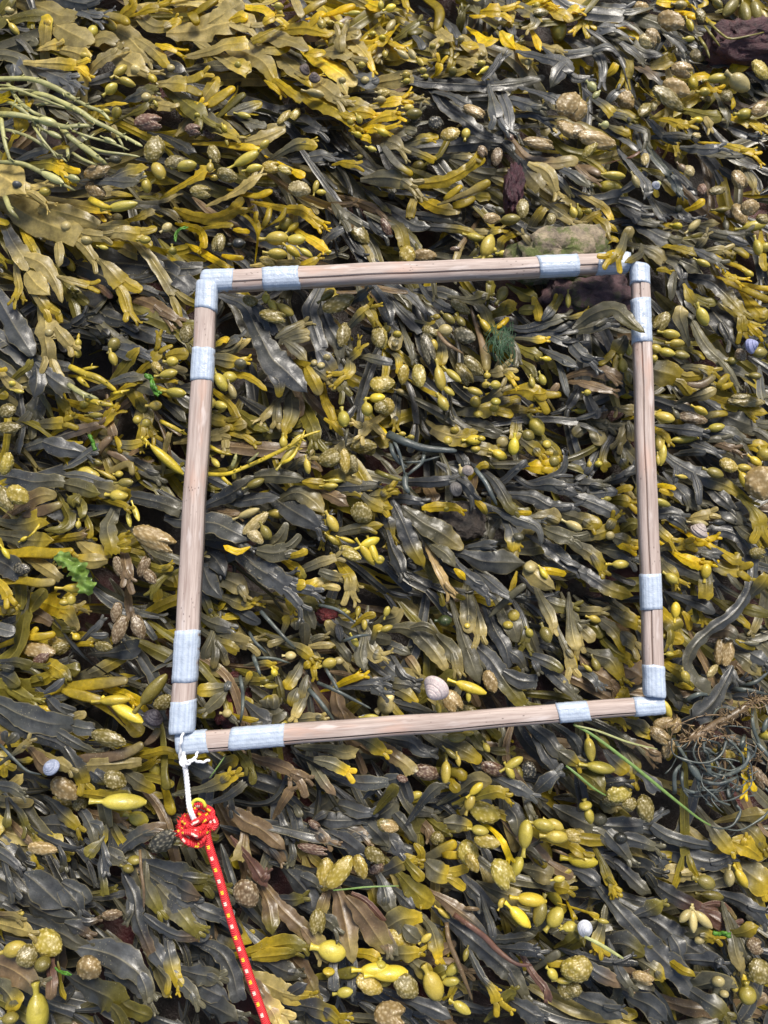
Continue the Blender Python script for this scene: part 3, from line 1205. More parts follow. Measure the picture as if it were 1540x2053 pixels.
B o 60/90/60 r 1040,780 1090,790 1150,790
B k 120/200/120 p 1080,830 1190,960 1340,1110
B s 80/100/60 p 820,640 900,780 960,940
B sy 60/130/120/80 p 930,600 1100,640 1250,780 1380,920
+ y 60/80/80 n 1340,850 1340,940 1340,1020
+ Y 40/60/50 n 1390,960 1440,1010 1480,1050
B y 60/130/110 s 1380,770 1450,850 1530,930
B y 50/60/60 s 1140,610 1290,660 1440,730 1550,780
B y 40/45/45 s 1380,660 1460,680 1560,690
B g 60/80/60 p 1110,250 1270,280 1410,250
+ s 60/70/40 p 1230,280 1310,320 1400,350
B gy 60/80/60 s 1240,350 1330,400 1390,450
B g 30/70/40 p 970,390 1030,330 1080,250
B gt 40/70/70 n 1040,400 1120,390 1200,390
B y 60/90/60 p 870,380 950,410 990,440
B sg 60/90/60 p 1000,400 1080,440 1200,500
B y 30/40/40 s 1220,480 1320,520 1410,580
B y 60/70/60 p 1170,520 1230,580 1330,630
B y 60/80/60 p 1500,440 1500,500 1530,550
B g 90/120/100 r 880,970 860,900 870,820
B g 60/110/110/60 p 970,970 1060,1130 1200,1260 1420,1380
B gs 60/110/80 p 60,1010 220,970 370,940
B go^ 60/110/150/110/30 p 30,1000 200,880 360,850 480,950 590,1030
+ gy 40/130/120 n 440,1050 400,1130 370,1180
B gy 20/60/40 p 10,910 80,895 170,870
B s 60/120/80 p 0,1090 100,1200 210,1260
B b 60/130/60 p 110,1330 260,1330 420,1380
B b 50/100/50 p 60,1410 220,1450 370,1490
B g 160/220/140 p 650,1310 790,1350 900,1400
+ bt 40/60/60 s 900,1420 1030,1430 1130,1360
B g 40/60/60 p 850,1290 1000,1300 1150,1330
B g 60/100/60 p 940,1530 1060,1500 1140,1460
+ y 60/60/50 s 1150,1450 1200,1390 1240,1350
+ y 50/50/40 s 1170,1460 1220,1440 1270,1420
B s 60/90/90 c 1480,1410 1480,1470 1500,1540
V y 80,100 90 70 80
V y 150,90 60 50 0
E g 850,70 60
V t 970,200 120 70 -40
V Y 840,205 75 65 20
W n 1320,110 200 130 70
W n 1400,60 150 140 0
W b 1260,110 120 80 0
V y 1430,205 180 85 -5
V o 1190,80 120 60 0
V g 1215,200 100 50 90
W o 1500,150 120 110 0
V y 1035,905 150 90 65
V y 1040,490 110 60 30
V Y 1390,570 80 50 40
V y 1520,370 90 80 0
V y 1460,370 130 80 80
W o 715,950 200 120 125
V y 790,1040 140 85 10
V y 835,1110 120 80 0
V y 760,1180 120 80 20
V o 870,1200 120 80 15
V y 675,1150 90 70 20
V y 655,1230 60 70 0
V o 1475,1180 110 90 0
V o 1265,1245 80 70 0
W b 1330,1200 110 90 60
V o 1440,1360 90 60 10
V y 420,1280 110 80 80
V o 460,1370 110 70 80
V Y 430,1480 150 110 35
V y 465,1160 90 60 90
V y 145,1490 55 55 0
W o 1330,1520 150 60 0
T 0 2
B s 60/110/60 p 1000,470 1120,540 1250,640
B s 40/90/60 p 1260,10 1360,90 1440,180
B s 90/170/140 n 300,-20 280,80 250,130
B s 60/60/60/90 c 150,-20 170,120 170,250 130,400
B gy 60/90/60 n 460,-10 500,40 520,90
B y 60/110/50 p 580,40 680,60 800,80
B y 30/60/40 p 590,130 660,150 740,180
B g 50/100/90 n 280,190 380,190 490,180
B y 40/60/40 r 420,260 460,230 520,210
B sb 60/120/90/60 p 190,380 420,300 600,240 800,190
+ s 110/150/130/60 p 330,330 480,380 600,400 710,440
B b 50/70/60 s 730,440 790,360 860,290
+ b 50/60/40 s 830,410 930,450 1030,530
+ y 40/50/50 s 890,290 920,350 930,420
B b 60/90/60 c 850,180 860,230 880,290
B y 60/130/60 p 800,180 850,120 930,80
B gy 90/150/120 n 1100,30 1110,130 1120,200
B o 60/110/60 r 1070,0 1100,60 1140,80
B t 60/60/40 s 950,510 1010,510 1020,590
B t 40/50/40 c 1270,400 1290,330 1310,260
B g 60/80/50 p 940,350 1040,350 1130,320
B s 120/160/120/80 c 90,600 260,640 420,630 500,640
B s 100/110/120 c 960,740 1200,790 1400,860
B gy 110/130/140/100 c 720,680 850,710 970,740 1000,750
B go 60/120/120/60 p 470,650 620,680 720,720 780,730
+ o 50/110/80 p 620,740 560,790 570,840
B g 60/160/140 c 60,960 200,960 350,900
B bt 40/110/140/60 s 50,910 180,810 330,740 440,750
+ bt 60/90/60 s 170,900 340,860 480,810
B o 60/120/60/20 p 500,840 540,930 480,1000 340,1010
B oy 30/60/60 r 640,880 690,980 690,1080
B o 60/80/40 p 600,760 640,850 620,930
B g 90/160/60 p 100,1060 240,1090 420,1090
B yb 60/60 p 440,1080 600,1060 680,1040
B s 160/200/90 c 0,1250 90,1300 150,1380
B t 60/110/60 c 240,1240 360,1310 470,1390
B y 60/100/80/50 s 70,1190 230,1180 400,1190 570,1170
B ty 30/150/120 c 600,1090 680,1160 830,1240
+ ty 90/130/60 p 830,1240 700,1250 560,1220
B y 60/60 p 0,1110 30,1160
B g 90/140/110 c 880,880 830,990 860,1120 870,1200
B y 40/50/40 p 890,1120 940,1060 1000,1040
+ y 40/60/40 r 900,1130 960,1110 1010,1090
+ y 50/60/50 r 910,1150 970,1160 1015,1150
B b 60/110/90 p 960,1200 980,1330 980,1430
B y 50/50 p 900,800 960,820 1000,860
B oy 60/60 p 1140,1280 1220,1310 1340,1300
B o 40/70/50 n 1260,1380 1200,1450 1170,1490
B yt 60/70/60 s 130,1400 300,1420 430,1410
B y 60/90/80 n 0,1430 40,1480 60,1530
W o 60,90 150 140 0
W o 70,220 190 110 0
W y 50,500 190 130 110
E y 650,45 70
V y 740,125 110 50 0
E y 1060,160 70
E y 1130,185 70
V y 1200,50 100 80 0
V y 680,570 190 105 20
V o 735,490 120 70 10
V y 830,590 150 50 30
V y 920,580 60 60 0
V o 970,645 120 70 0
V Y 1290,470 320 90 42
V y 920,745 140 110 5
W o 40,770 220 130 60
W y 140,740 190 150 40
V y 605,970 60 45 90
V Y 185,1080 60 40 -30
V Y 45,1190 100 50 55
W n 1200,1080 400 180 25
W b 1110,1290 190 110 -65
W b 1160,1370 150 90 50
W b 910,1290 160 80 80
V y 995,930 120 40 75
V y 1050,880 140 45 65
W k 170,1310 150 100 10
V Y 600,1460 200 80 0
V o 160,1490 130 100 0
K y 40 670,0 770,30 880,50
K y 25 1110,300 1160,360
K y 30 1240,170 1340,220 1450,280
K y 18 310,960 260,1030 200,1080
T 1 2
B g 90/100/60 p 870,950 1010,1050 1150,1140
B k 90/110/60 p 760,1060 850,1110 950,1150
B k 100/130/80 p 120,1080 280,1100 450,1110
B s 90/150/90 p 110,1160 200,1230 280,1370
B s 60/180/160 p 110,1300 160,1430 250,1540
B g 100/160/60 p 230,1370 350,1420 460,1500
B b 60/80/50 p 150,850 280,880 420,870
B y 50/70/60 p 290,20 340,90 390,180
B g 60/100/80 p 150,150 220,170 320,180
B y 30/110/100 n 200,210 320,230 430,265
B yt 60/90/60 r 320,210 390,200 445,190
B t 60/100/90 n 150,290 200,280 240,270
B t 40/80/60 n 270,290 280,340 280,380
B o 60/110/60 p 410,120 500,180 620,250
B gt 50/80/60 n 690,0 620,90 550,160
+ gt 60/80/70 n 680,30 675,110 670,180
B o 110/130/100 p 900,110 950,220 980,370
B g 110/140/110/40 p 790,-10 790,110 750,210 730,290
B y 60/80/60 p 1040,-10 1090,100 1120,200
+ y 40/50/40 p 1040,150 1110,190 1190,290
B t 60/110/60 n 1420,180 1350,230 1330,280
+ t 60/60/40 p 1330,220 1290,190 1260,180
+ t 60/60/40 p 1410,190 1460,240 1510,290
B g 40/70/80 p 1220,330 1170,370 1130,410
B gt 40/70/60 n 760,550 850,490 920,450
B y 40/50/40 r 180,570 240,555 295,550
B s 90/110/60 p 370,790 520,770 700,760
B s 50/120/130/60 p 120,830 300,740 450,640 520,590
+ g 90/120/110/50 p 500,600 640,590 760,600 890,620
+ y 40/90/80 n 870,640 960,650 1040,660
B yt 40/110/100 n 1040,610 1120,590 1210,590
B s 120/180/160/80 p 700,800 830,880 960,960 1020,1010
B g 60/120/190/130 p 700,780 830,720 960,790 1040,880
+ y 40/40/30 p 1050,900 1070,1000 1060,1090
B b 60/110/60 p 980,700 1110,750 1230,830
B s 90/110/50 p 1140,680 1300,670 1480,660
B g 60/60/40 p 1180,720 1280,720 1350,760
B gy 60/110/80 n 1360,740 1450,750 1540,710
B g 60/120/80 n 1380,780 1450,820 1500,845
B s 150/190/170/80 p 60,950 200,960 330,1020 470,1090
B g 60/120/90/40 p 500,1160 640,1120 720,1040 750,950
+ g 90/140/130 n 520,1170 640,1190 750,1170
+ Y 20/60/40 p 470,1140 370,1180 260,1130
B s 60/140/120/60 p 400,1190 520,1290 650,1360 800,1370
B s 140/190/150 n 480,1270 640,1370 760,1450
B yo 50/90/60 r 750,1260 830,1310 890,1390
B y 60/90/80 r 770,1450 840,1430 900,1440
B yt 60/120/100 n 820,1500 930,1450 1040,1425
B gt 60/80/60 n 890,1310 1010,1260 1130,1225
+ gt 70/80/70 n 1000,1330 1090,1360 1170,1380
B yt 60/100/90 n 1160,1270 1240,1380 1240,1480
B gy 60/90/60 p 1110,1040 1280,1000 1500,970
B y 50/60 r 830,1200 870,1190 910,1160
V y 170,30 80 70 90
V y 240,50 110 70 20
V y 725,335 90 65 90
V y 1190,155 130 110 80
V y 1370,80 105 100 80
W o 1480,60 120 130 0
W o 1340,360 220 130 5
W o 1080,460 190 150 170
W y 1200,480 200 95 85
W o 1270,500 150 70 80
V y 765,430 200 75 -55
V y 830,320 130 60 -45
V y 910,520 110 60 80
V y 200,490 100 50 50
V y 1130,630 120 40 0
V y 1090,670 110 60 0
V o 510,650 140 80 -25
E s 390,730 60
V y 1105,960 140 80 60
W o 1330,880 190 170 40
W t 510,960 260 100 -40
W t 500,1050 200 100 45
V t 460,880 170 70 -20
V y 670,885 130 80 5
V o 590,1030 120 90 60
W y 1240,1190 200 110 30
V Y 1370,1200 190 70 55
V Y 1420,1180 170 70 70
V Y 1390,1110 160 80 -25
V Y 1220,1090 120 40 20
V Y 1465,1250 60 60 0
V y 1110,1090 110 60 40
K y 28 130,580 280,580 420,530 600,450 760,370 880,290 1010,245
K y 24 680,510 780,460 840,370 890,240
K y 26 150,360 240,410 330,430
K p 30 320,540 350,470 360,420
K y 24 240,590 290,640 330,665
K p 20 450,490 500,450 535,410
K g 22 1220,230 1210,290 1205,370
T 2 2
B b 90/110/60 p 400,720 430,780 440,820
B g 60/120/110 c 830,900 850,980 830,1060
B s 80/90/50 p 130,60 130,150 130,240
B Y 30/60/30 p 0,210 30,250 60,300
B t 60/100/80 p 430,60 480,120 550,190
B g 60/150/180/150 n 530,80 680,70 820,60 920,60
+ gt 60/80/60 r 880,30 960,10 1020,0
B ty 60/110/90 n 970,60 1060,90 1150,110
B g 60/100/80 p 1090,140 1160,160 1200,180
B g 60/120/130/60 p 560,200 730,200 880,260 980,280
B ty 30/90/170/150 s 280,100 400,220 560,280 730,310
B gy 100/120/90 s 640,350 780,380 930,420
B g 60/100/80 c 1060,150 1060,230 1040,310
B s 60/90/60 p 600,400 640,460 690,530
B y 40/60/60 r 760,540 800,510 850,510
B gy 60/120/60 p 1140,340 1210,390 1300,440
B oy 80/110/60 p 1280,330 1360,400 1380,540
B Y 30/110/120 n 1120,520 1200,520 1270,520
B s 60/60/40 p 950,640 1040,560 1140,470
B s 40/70/60/40 p 1200,640 1350,600 1430,530 1440,410
B s 60/90/80 p 230,640 400,640 600,620
+ s 60/90/70 p 600,620 690,690 740,780
+ Yo 40/60/40 p 730,780 790,820 830,890
B s 60/90/60 p 60,770 200,770 360,800
+ s 60/130/140/60 p 100,780 190,970 260,1140 350,1300
+ g 60/150/190/60 p 170,830 330,950 490,1040 650,1160
+ s 40/100/60 p 30,860 80,960 100,1090
+ Y 60/80/70/40 p 330,840 500,830 600,840 660,880
B y 60/90/60 p -20,720 40,720 90,700
+ y 60/100/80 n -10,790 30,800 50,830
B s 40/90/40 p 110,1090 150,1200 170,1300
B s 60/130/110/60 p 1060,740 1200,760 1330,830 1540,830
B s 60/110/110/60 p 1170,670 1330,660 1540,740
B s 60/90/100/80 p 870,610 950,720 1010,830 1110,890
B s 40/100/120/60/30 p 900,850 1060,920 1210,980 1250,1050 1250,1130
B gt 50/60/140/120 r 1080,920 1200,920 1310,910 1410,910
B Y 40/40 r 1090,880 1180,880
B s 80/150/60 p 1000,960 1040,1080 1030,1180
B s 50/100/60 p 690,1150 790,1140 920,1100
B s 60/140/110/60 p 1250,1100 1350,1180 1450,1260 1560,1350
B g 60/130/100 p 1290,1010 1420,1060 1560,1090
B sg 60/150/190/160 p 620,1190 800,1250 1000,1260 1130,1270
+ t 130/160/60 p 1140,1260 1230,1380 1360,1470
+ Y 40/60/50 r 1240,1310 1340,1330 1445,1350
B g 50/120/60 p 390,1110 520,1200 590,1300
+ Y 30/60/40 p 580,1310 630,1350 670,1400
B n 60/80/50 p 440,1280 490,1370 550,1520
B s 60/120/60 p 640,1320 760,1430 860,1540
B s 60/110/60 p 820,1380 940,1480 1040,1540
B g 60/60/50 s 1030,1510 1080,1470 1130,1430
B k 60/130/60 p 100,1150 150,1250 190,1390
W y 60,60 150 140 100
V y 495,35 120 80 60
V t 490,130 60 40 90
E y 745,20 90
E y 900,20 80
E y 890,70 80
E y 765,115 75
V y 1220,215 150 130 60
V o 1150,280 100 90 30
E y 585,240 70
E y 530,320 75
V Y 735,315 120 90 0
V Y 790,305 60 55 0
E t 950,335 95
V Y 930,430 120 80 25
E y 745,385 75
V Y 1040,365 130 85 95
V y 180,270 55 45 0
V y 245,295 55 45 0
V t 640,560 75 60 70
E y 1295,350 70
E o 1350,480 90
E y 520,845 40
E g 1075,1065 85
E t 1165,1300 95
V Y 1270,1345 90 50 60
V y 5,1240 70 70 0
K x 55 70,270 200,330 360,380 600,400
K x 35 90,330 110,420 160,490 220,530
K x 25 350,410 330,490 250,560 200,610
K x 40 210,580 200,660 240,740
K o 35 -20,560 80,600 180,630
K x 22 110,310 150,400 180,500 200,590
K x 18 180,490 330,480 480,440
K x 35 740,540 820,640 870,740 910,820
T 3 2
B b 60/120/60 p 130,110 230,110 330,90
B gt 60/90/60 r 40,20 110,40 190,50
B g 60/90/70 p 200,170 270,190 350,220
B gt 60/140/110 r 160,170 220,260 250,360
+ gt 60/100/90 r 150,200 80,250 40,290
B gt 40/100/80 n 450,160 430,260 395,330
+ gt 40/90/80 r 460,170 490,250 490,330
B gt 60/100/80 n 430,80 470,80 510,90
B s 90/110/60 p 380,370 410,460 420,550
B s 60/110/60 p 0,530 70,520 140,500
B s 60/90/90 p 240,380 180,520 130,610
B s 50/70/50/90 c 350,270 280,390 260,480 300,540
B s 60/80/50 p 280,650 420,600 530,500
B s 60/110/60 p -20,640 120,660 300,650
B s 60/110/120/60 p 0,700 160,730 280,720 380,710
+ s 60/120/120/60 p 0,740 180,800 330,870 450,950
B y 50/60/50 r 380,710 440,690 500,680
B oy 60/100/80 n 350,780 420,780 470,800
B g 110/130/90 r 0,900 130,940 260,970
B g 40/110/120/60 p 10,1110 150,1180 250,1280 280,1360
B g 50/70/110/120 c 0,1060 150,1060 280,1020 380,970
+ g 60/80/60 p 300,1000 340,950 350,910
+ g 60/110/100 p 330,1060 430,1090 500,1130
+ Y 40/60/60 n 370,1120 430,1140 480,1160
B s 60/110/120/80 p 0,1260 180,1380 330,1470 500,1520
B gs 60/130/90 p 260,1150 400,1180 530,1270
B o 60/110/60 p 420,1000 480,960 550,970
B s 60/180/150 p 1050,20 1240,140 1540,250
B y 90/120/60 p 1110,0 1280,50 1540,110
B y 40/40 p 660,110 700,110
B gy 60/60/50 s 1040,150 1120,120 1230,110
B y 60/60/40 p 700,250 750,280 790,360
B s 60/110/60 p 830,230 950,240 1080,270
B s 60/110/80/60 p 940,330 1080,380 1180,430
B s 90/150/80 p 1140,260 1260,280 1390,350
B s 60/60/50 p 960,410 1060,415
B g 30/60/60 n 1060,320 1120,310 1180,310
B b 60/60 p 1140,340 1230,370 1310,390
B y 60/110/60 p 1390,360 1470,360 1540,350
B k 90/130/60 p 1090,680 1210,790 1290,870
B s 90/200/160 p 1190,820 1270,900 1350,980
B s 60/130/140/60 p 800,640 880,730 960,790 1020,830
B s 60/130/140/90/50 p 750,430 890,530 1060,610 1240,680 1440,820
+ s 40/60/30 p 830,510 830,600 810,660
+ s 60/70/40 p 960,570 1000,680 1010,820
B Y 40/50/40 r 690,670 750,670 830,690
+ y 40/50/40 r 700,700 760,720 810,740
B s 60/110/60 p 690,890 820,880 910,920
+ s 60/80/40 p 760,910 850,950 920,1020
B t 30/80/80 n 920,920 1020,900 1100,885
B Y 30/100/90 n 920,1040 1000,1080 1070,1100
B gy 40/100/90 n 730,1150 820,1120 900,1120
B Y 30/100/90 n 820,1190 920,1240 1020,1280
B gy 60/70/60 p 700,1010 760,1060 800,1100
B s 60/130/110/60 p 720,1200 850,1280 1010,1360 1100,1420
B gs 60/110/60 p 870,1180 1010,1190 1200,1190
B g 60/120/110 p 1040,1230 1220,1310 1380,1330
+ g 40/60/30 p 1230,1350 1290,1420 1340,1480
B g 100/110/100 c 1060,1390 1060,1460 1060,1540
B g 60/110/60 p 730,1270 800,1340 850,1420
B y 60/100/90 c 1220,1200 1280,1240 1330,1220
B g 60/120/60 p 1330,1000 1440,1070 1540,1110
B oy 60/140/120 n 1420,850 1470,930 1480,1000
B g 60/110/80 c 1420,1500 1480,1440 1540,1360
V y 15,50 60 70 0
V y 90,90 90 60 0
V y 160,510 60 50 90
V y 230,500 50 70 90
V y 300,770 60 40 0
V o 530,720 80 60 90
V t 40,980 130 80 30
E t 320,1055 70
V y 400,1275 120 70 0
V y 740,140 150 90 20
V g 830,120 80 60 60
W b 960,150 230 110 15
V Y 1020,90 110 70 30
V y 1140,220 120 80 -10
V y 700,340 150 80 90
V y 720,430 170 80 100
V y 690,470 80 40 90
V y 900,310 220 75 -5
W o 1370,20 300 110 5
W y 1235,510 150 130 30
V y 1355,530 100 70 10
V Y 1365,630 150 80 65
V o 1130,570 130 90 20
V Y 1445,480 100 70 40
V y 1510,430 100 120 60
W n 1490,650 290 260 90
V y 880,600 80 35 10
V y 720,800 130 60 20
E s 800,912 40
V t 1010,960 120 70 10
V Y 1060,1330 110 80 -80
V y 795,1385 100 75 40
W o 1460,1190 140 100 10
V k 1160,955 100 60 0
K y 20 280,1270 340,1275
T 0 3
B s 60/110/60 p 0,230 80,190 170,140
B s 60/130/60 p 20,270 100,270 170,280
B b 60/110/60 c 140,80 300,130 400,190
B o 60/140/60 p 390,170 460,230 560,260
B yt 90/160/120/60 s 250,0 400,50 520,110 600,250
B y 50/50/50 s 150,310 230,290 290,220
+ y 60/60/50 s 200,300 340,290 430,270
B y 30/40/40 p 570,360 640,350 720,350
B b 60/60/60 p 990,30 1000,80 1010,130
B s 40/60/40 p 690,270 750,220 800,150
+ s 40/60/40 r 700,280 760,290 840,280
B s 60/160/140 c 860,420 960,400 1070,380
+ k 30/40/20 p 980,480 1050,550 1090,610
B o 60/130/60 r 530,540 580,550 620,560
B yo 100/110/60 p 350,490 450,550 560,640
B s 40/80/80 n 20,490 130,490 240,525
+ gs 40/60/60 r 0,530 60,540 110,550
B s 60/130/60 p 0,580 80,620 150,680
B o 60/100/60 p 60,680 200,760 280,800
B y 30/50/30 p 270,830 340,850 400,870
B s 60/110/60 n 370,770 430,840 510,900
+ s 40/60/40 p 340,730 430,680 500,610
+ s 40/70/50 r 440,820 520,850 590,870
B gt 60/70/60 r 560,920 620,900 670,890
B s 50/50 p 420,770 540,760
B yt 60/90/90/60 s 480,690 640,670 830,650 990,630
+ yt 60/80/60 s 480,710 640,750 790,790
B Y 60/70/80 n 850,700 970,740 1090,800
B s 110/190/200/120 c -20,800 180,900 380,960 560,970
+ s 130/110/90 c 560,980 640,1000 720,1010
+ s 80/80/60 p 420,1010 560,1100 760,1200
B s 110/120/100/60 p 80,950 300,1060 440,1110 520,1180
+ s 60/100/150/100 p 490,1130 560,1240 620,1350 660,1480
+ bt 60/80/90/60 s 600,1230 800,1230 1000,1180 1110,1120
+ bt 40/60/60 s 1110,1130 1180,1080 1230,1000
+ t 90/110/60 c 640,1290 850,1280 1090,1260
+ s 60/130/100 p 700,1330 780,1380 810,1440
B g 60/120/60 p 960,1340 1080,1420 1200,1480
B y 60/60/50 p 1180,1190 1270,1170 1380,1200
B o 60/60/90 s 1270,1230 1270,1350 1290,1480
B gs 30/60/60 r 60,1110 40,1080 35,1020
+ gs 30/70/70 r 50,1120 100,1080 140,1040
B g 30/60/50 p 120,1190 180,1140 240,1080
B g 20/50/40 p 150,1250 200,1250 260,1240
B t 60/90/60 p 90,1430 140,1400 180,1350
B b 60/140/60 c 260,1190 330,1280 420,1300
B t 60/110/60 p 440,1260 500,1290 560,1340
B yo 60/110/90 s 700,1510 850,1530 1020,1530
B s 60/90/40 p 0,1440 100,1460 200,1540
V y 550,10 80 70 90
V y 500,30 50 80 90
V o 90,100 90 70 -30
W y 480,310 220 90 -15
V Y 590,295 60 60 40
W n 300,400 280 130 10
W r 320,460 150 90 -30
W o 470,380 170 110 -20
W o 800,370 150 85 10
W b 925,240 230 110 110
W b 1070,220 200 110 70
W b 900,110 170 90 100
V Y 890,785 210 90 -3
V Y 980,880 280 90 30
V o 1190,700 270 120 -50
W o 1260,800 170 120 -30
W o 840,1080 280 140 15
W n 500,1470 240 170 40
W o 890,1400 180 140 30
V y 1190,1310 130 80 60
K x 20 0,1130 120,1250 210,1330 320,1360
T 1 3
B s 60/100/50 p 120,0 150,80 190,150
B gy 60/120/60 n 300,0 400,40 500,30
B s 60/110/50 p 380,100 450,140 550,190
B gs 60/110/80 n 120,160 220,200 310,230
+ y 20/40/30 r 310,220 340,230 375,250
B g 60/130/100 n 200,280 330,320 450,345
B g 60/100/80 c 220,330 300,360 370,400
B gt 60/110/60 r 120,500 190,540 280,590
B g 60/90/60 r 170,310 130,400 110,480
+ gt 50/70/60 r 190,320 200,430 180,540
+ gt 50/70/50 r 210,330 260,430 290,520
B go 60/140/140 r 830,0 900,30 980,40
B g 60/100/50 p 900,60 930,150 970,240
B y 60/90/40 p 780,0 790,60 800,120
B o 60/70/60 n 1020,20 1080,30 1120,40
B gy 40/70/60 r 740,210 750,170 730,130
+ gy 60/70/60 r 820,240 820,200 810,150
B g 40/90/80 r 890,370 890,270 885,180
+ gt 60/60/40 p 940,330 1000,300 1070,290
+ t 40/60/50 p 920,370 1020,360 1130,360
B g 40/90/60 r 1170,320 1110,240 1050,170
+ s 40/70/50 r 1170,330 1160,260 1140,200
B gt 30/60/50 r 720,320 660,340 600,360
B gy 60/110/60 p 840,380 900,420 970,480
B g 40/100/90 r 870,480 820,580 740,700
+ gt 40/70/60 r 910,590 880,680 860,770
+ gy 40/90/90 r 840,690 810,740 780,830
B y 40/50/40 p 950,500 960,560 970,630
+ y 40/60/40 r 890,540 910,510 940,500
B gy 60/80/40 p 970,440 990,490 950,550
B gt 40/60/50 p 1180,440 1210,500 1250,560
B g 60/70/60 p 1170,370 1220,440 1240,500
B o 60/90/60 p 470,590 560,640 620,620
B gy 60/80/60 r 450,640 540,640 610,650
B gy 40/60/50 p 570,500 610,500 650,520
B gy 30/60/40 r 440,640 460,600 470,560
B g 60/130/120 c 590,870 650,900 720,860
+ gy 60/110/100 r 590,840 600,790 600,750
+ gt 60/90/60 r 650,850 650,790 640,740
B g 40/110/80 r 290,680 180,700 50,710
+ g 40/110/60 p 290,710 210,790 100,890
+ s 60/60/40 p 310,640 290,680 270,720
B s 40/60/40 p 310,910 340,940 370,960
B s 60/130/110 c 480,850 560,920 620,950
B y 40/50/40 r 440,930 490,940 540,950
+ gt 40/60/50 r 480,970 540,980 610,985
B gt 60/100/60 p 870,790 830,860 800,950
B g 60/80/50 p 850,930 940,920 1050,910
B b 40/40/50 p 1190,580 1300,620 1420,640
B b 60/130/110/90 p 1130,720 1150,830 1220,920 1290,960
B Y 40/60/40 p 1140,670 1250,620 1370,590
B g 100/140/90 r 1380,330 1400,400 1500,470
B g 60/110/60 p 1340,330 1320,430 1350,560
B gy 40/70/40 r 1430,270 1450,230 1490,210
B y 40/60/50 r 1340,150 1390,130 1440,130
B s 60/110/80 p 1330,670 1430,660 1540,640
B s 60/100/60 p 1400,650 1460,710 1510,740
B s 60/140/60 c 0,1280 90,1320 180,1360
B g 60/110/60 p 250,1290 310,1260 380,1240
B o 60/90/60 n 400,1220 440,1260 450,1310
B g 60/120/60 p 130,1460 270,1400 400,1340
B b 60/100/60/60 p 520,1240 640,1270 780,1330 860,1430 900,1540
+ b 60/90/60 p 780,1340 860,1370 940,1400
B gb 60/90/70/60 p 930,1230 980,1320 1050,1430 1130,1520
+ g 60/100/80 p 960,1240 1100,1270 1260,1360
B k 60/90 p 1010,1290 1080,1340 1130,1370
B g 60/110/60 p 1080,1160 1200,1190 1310,1160
B s 60/120/60 c 1180,1390 1330,1420 1540,1420
B g 60/130/60 p 1370,1100 1450,1150 1540,1210
B s 50/70/60 c 270,1540 350,1490 430,1420
B o 40/60/50 r 480,1320 490,1380 485,1440
B b 60/80/60 p 740,1540 770,1490 790,1460
V t 780,440 80 70 0
V y 1080,500 110 90 -20
V t 1150,480 80 60 0
V y 630,675 100 50 0
V Y 655,570 60 60 60
V t 290,885 70 65 0
V y 720,965 90 80 60
V y 1275,330 90 60 60
V y 1300,100 80 50 -80
V y 1185,90 60 50 0
V y 1215,105 50 40 0
V y 1350,200 80 50 90
V t 1510,820 110 150 -40
V y 1400,915 110 50 0
V b 600,1400 90 60 110
K x 28 550,100 640,200 740,310 820,390
K x 22 460,260 510,340 610,430
K x 28 490,440 520,520 550,600
K x 26 390,600 410,720 410,850 390,960
K x 22 1000,50 1150,90 1280,190
K x 24 1050,540 1110,640 1160,740
K x 30 920,700 1010,800 1120,950
K x 24 990,650 1150,720 1400,850
K x 22 1180,330 1300,290 1400,280
K x 18 510,460 640,460 780,500
T 2 3
B s 60/120/60 p 1280,0 1400,60 1540,60
B g 60/120/60 p 1420,100 1500,160 1560,200
B y 60/100/60 p 790,0 860,20 910,30
B s 60/90/40 p 1170,310 1300,360 1420,430
B s 90/130/110 p 800,310 880,400 930,460
B s 60/90/40 p 0,330 130,380 250,430
B bt 60/80/60 p 200,430 260,500 320,600
B s 60/70/50 p 130,510 190,600 300,650
B s 90/110/60 p 60,510 110,560 170,610
B gs 60/90/60 p 0,640 180,660 310,690
B g 80/100/40 p 130,690 220,740 300,810
B s 60/90/40 p 120,800 270,840 430,890
B gt 100/130/130/60 r 680,-20 690,90 690,180 690,270
B gt 60/110/90 n 770,160 780,240 780,290
B g 60/160/150/60 r 920,20 990,140 1040,230 1070,340
B s 40/60/70 n 1050,40 1120,200 1130,340
B y 50/60 r 1010,-10 1005,50
B s 60/120/110/60 p 830,80 900,250 980,390 1000,540
+ s 60/110/50 p 990,400 1080,460 1130,560
B g 40/60/150/90 p 560,20 640,280 700,450 780,660
B g 60/120/140/120/40 p 100,230 250,240 380,350 460,450 530,570
+ g 60/70/60 p 240,230 350,210 450,270
B g 60/140/110/40 p 450,290 540,380 600,480 640,590
B o 90/150/120 r 480,650 550,610 600,590
B s 60/110/150/130/90 p 690,320 850,460 960,620 1080,780 1160,850
+ s 90/120/110 c 960,560 1080,630 1210,640
B g 60/100/60 p 1250,0 1330,150 1350,270
B gt 60/110/90 r 1480,170 1500,300 1530,400
B gt 40/60/90 n 1390,270 1460,420 1485,540
B s 60/110/90/60 p 1290,540 1380,620 1480,720 1540,790
B s 60/100/60 p 1180,440 1330,500 1420,560
+ s 50/60/40 p 1190,480 1220,530 1240,580
B gt 80/110/90 c 60,160 130,140 150,80
B s 90/110/60 p 1260,1150 1330,1260 1380,1350
B s 60/110/110/60 p 100,1080 250,1110 330,1180 440,1200
B bt 60/110/90/110 c 0,1130 120,1220 220,1290 260,1350
B o 80/110/60 r 730,1050 780,1120 830,1160
B gy 110/140/130/60 r 470,1090 600,1150 700,1200 790,1260
B oy 60/90/80 s 560,1340 620,1350 670,1400
B y 40/80/70 r 560,1400 580,1450 620,1490
B gt 60/120/130/60 r 640,1470 740,1400 870,1420
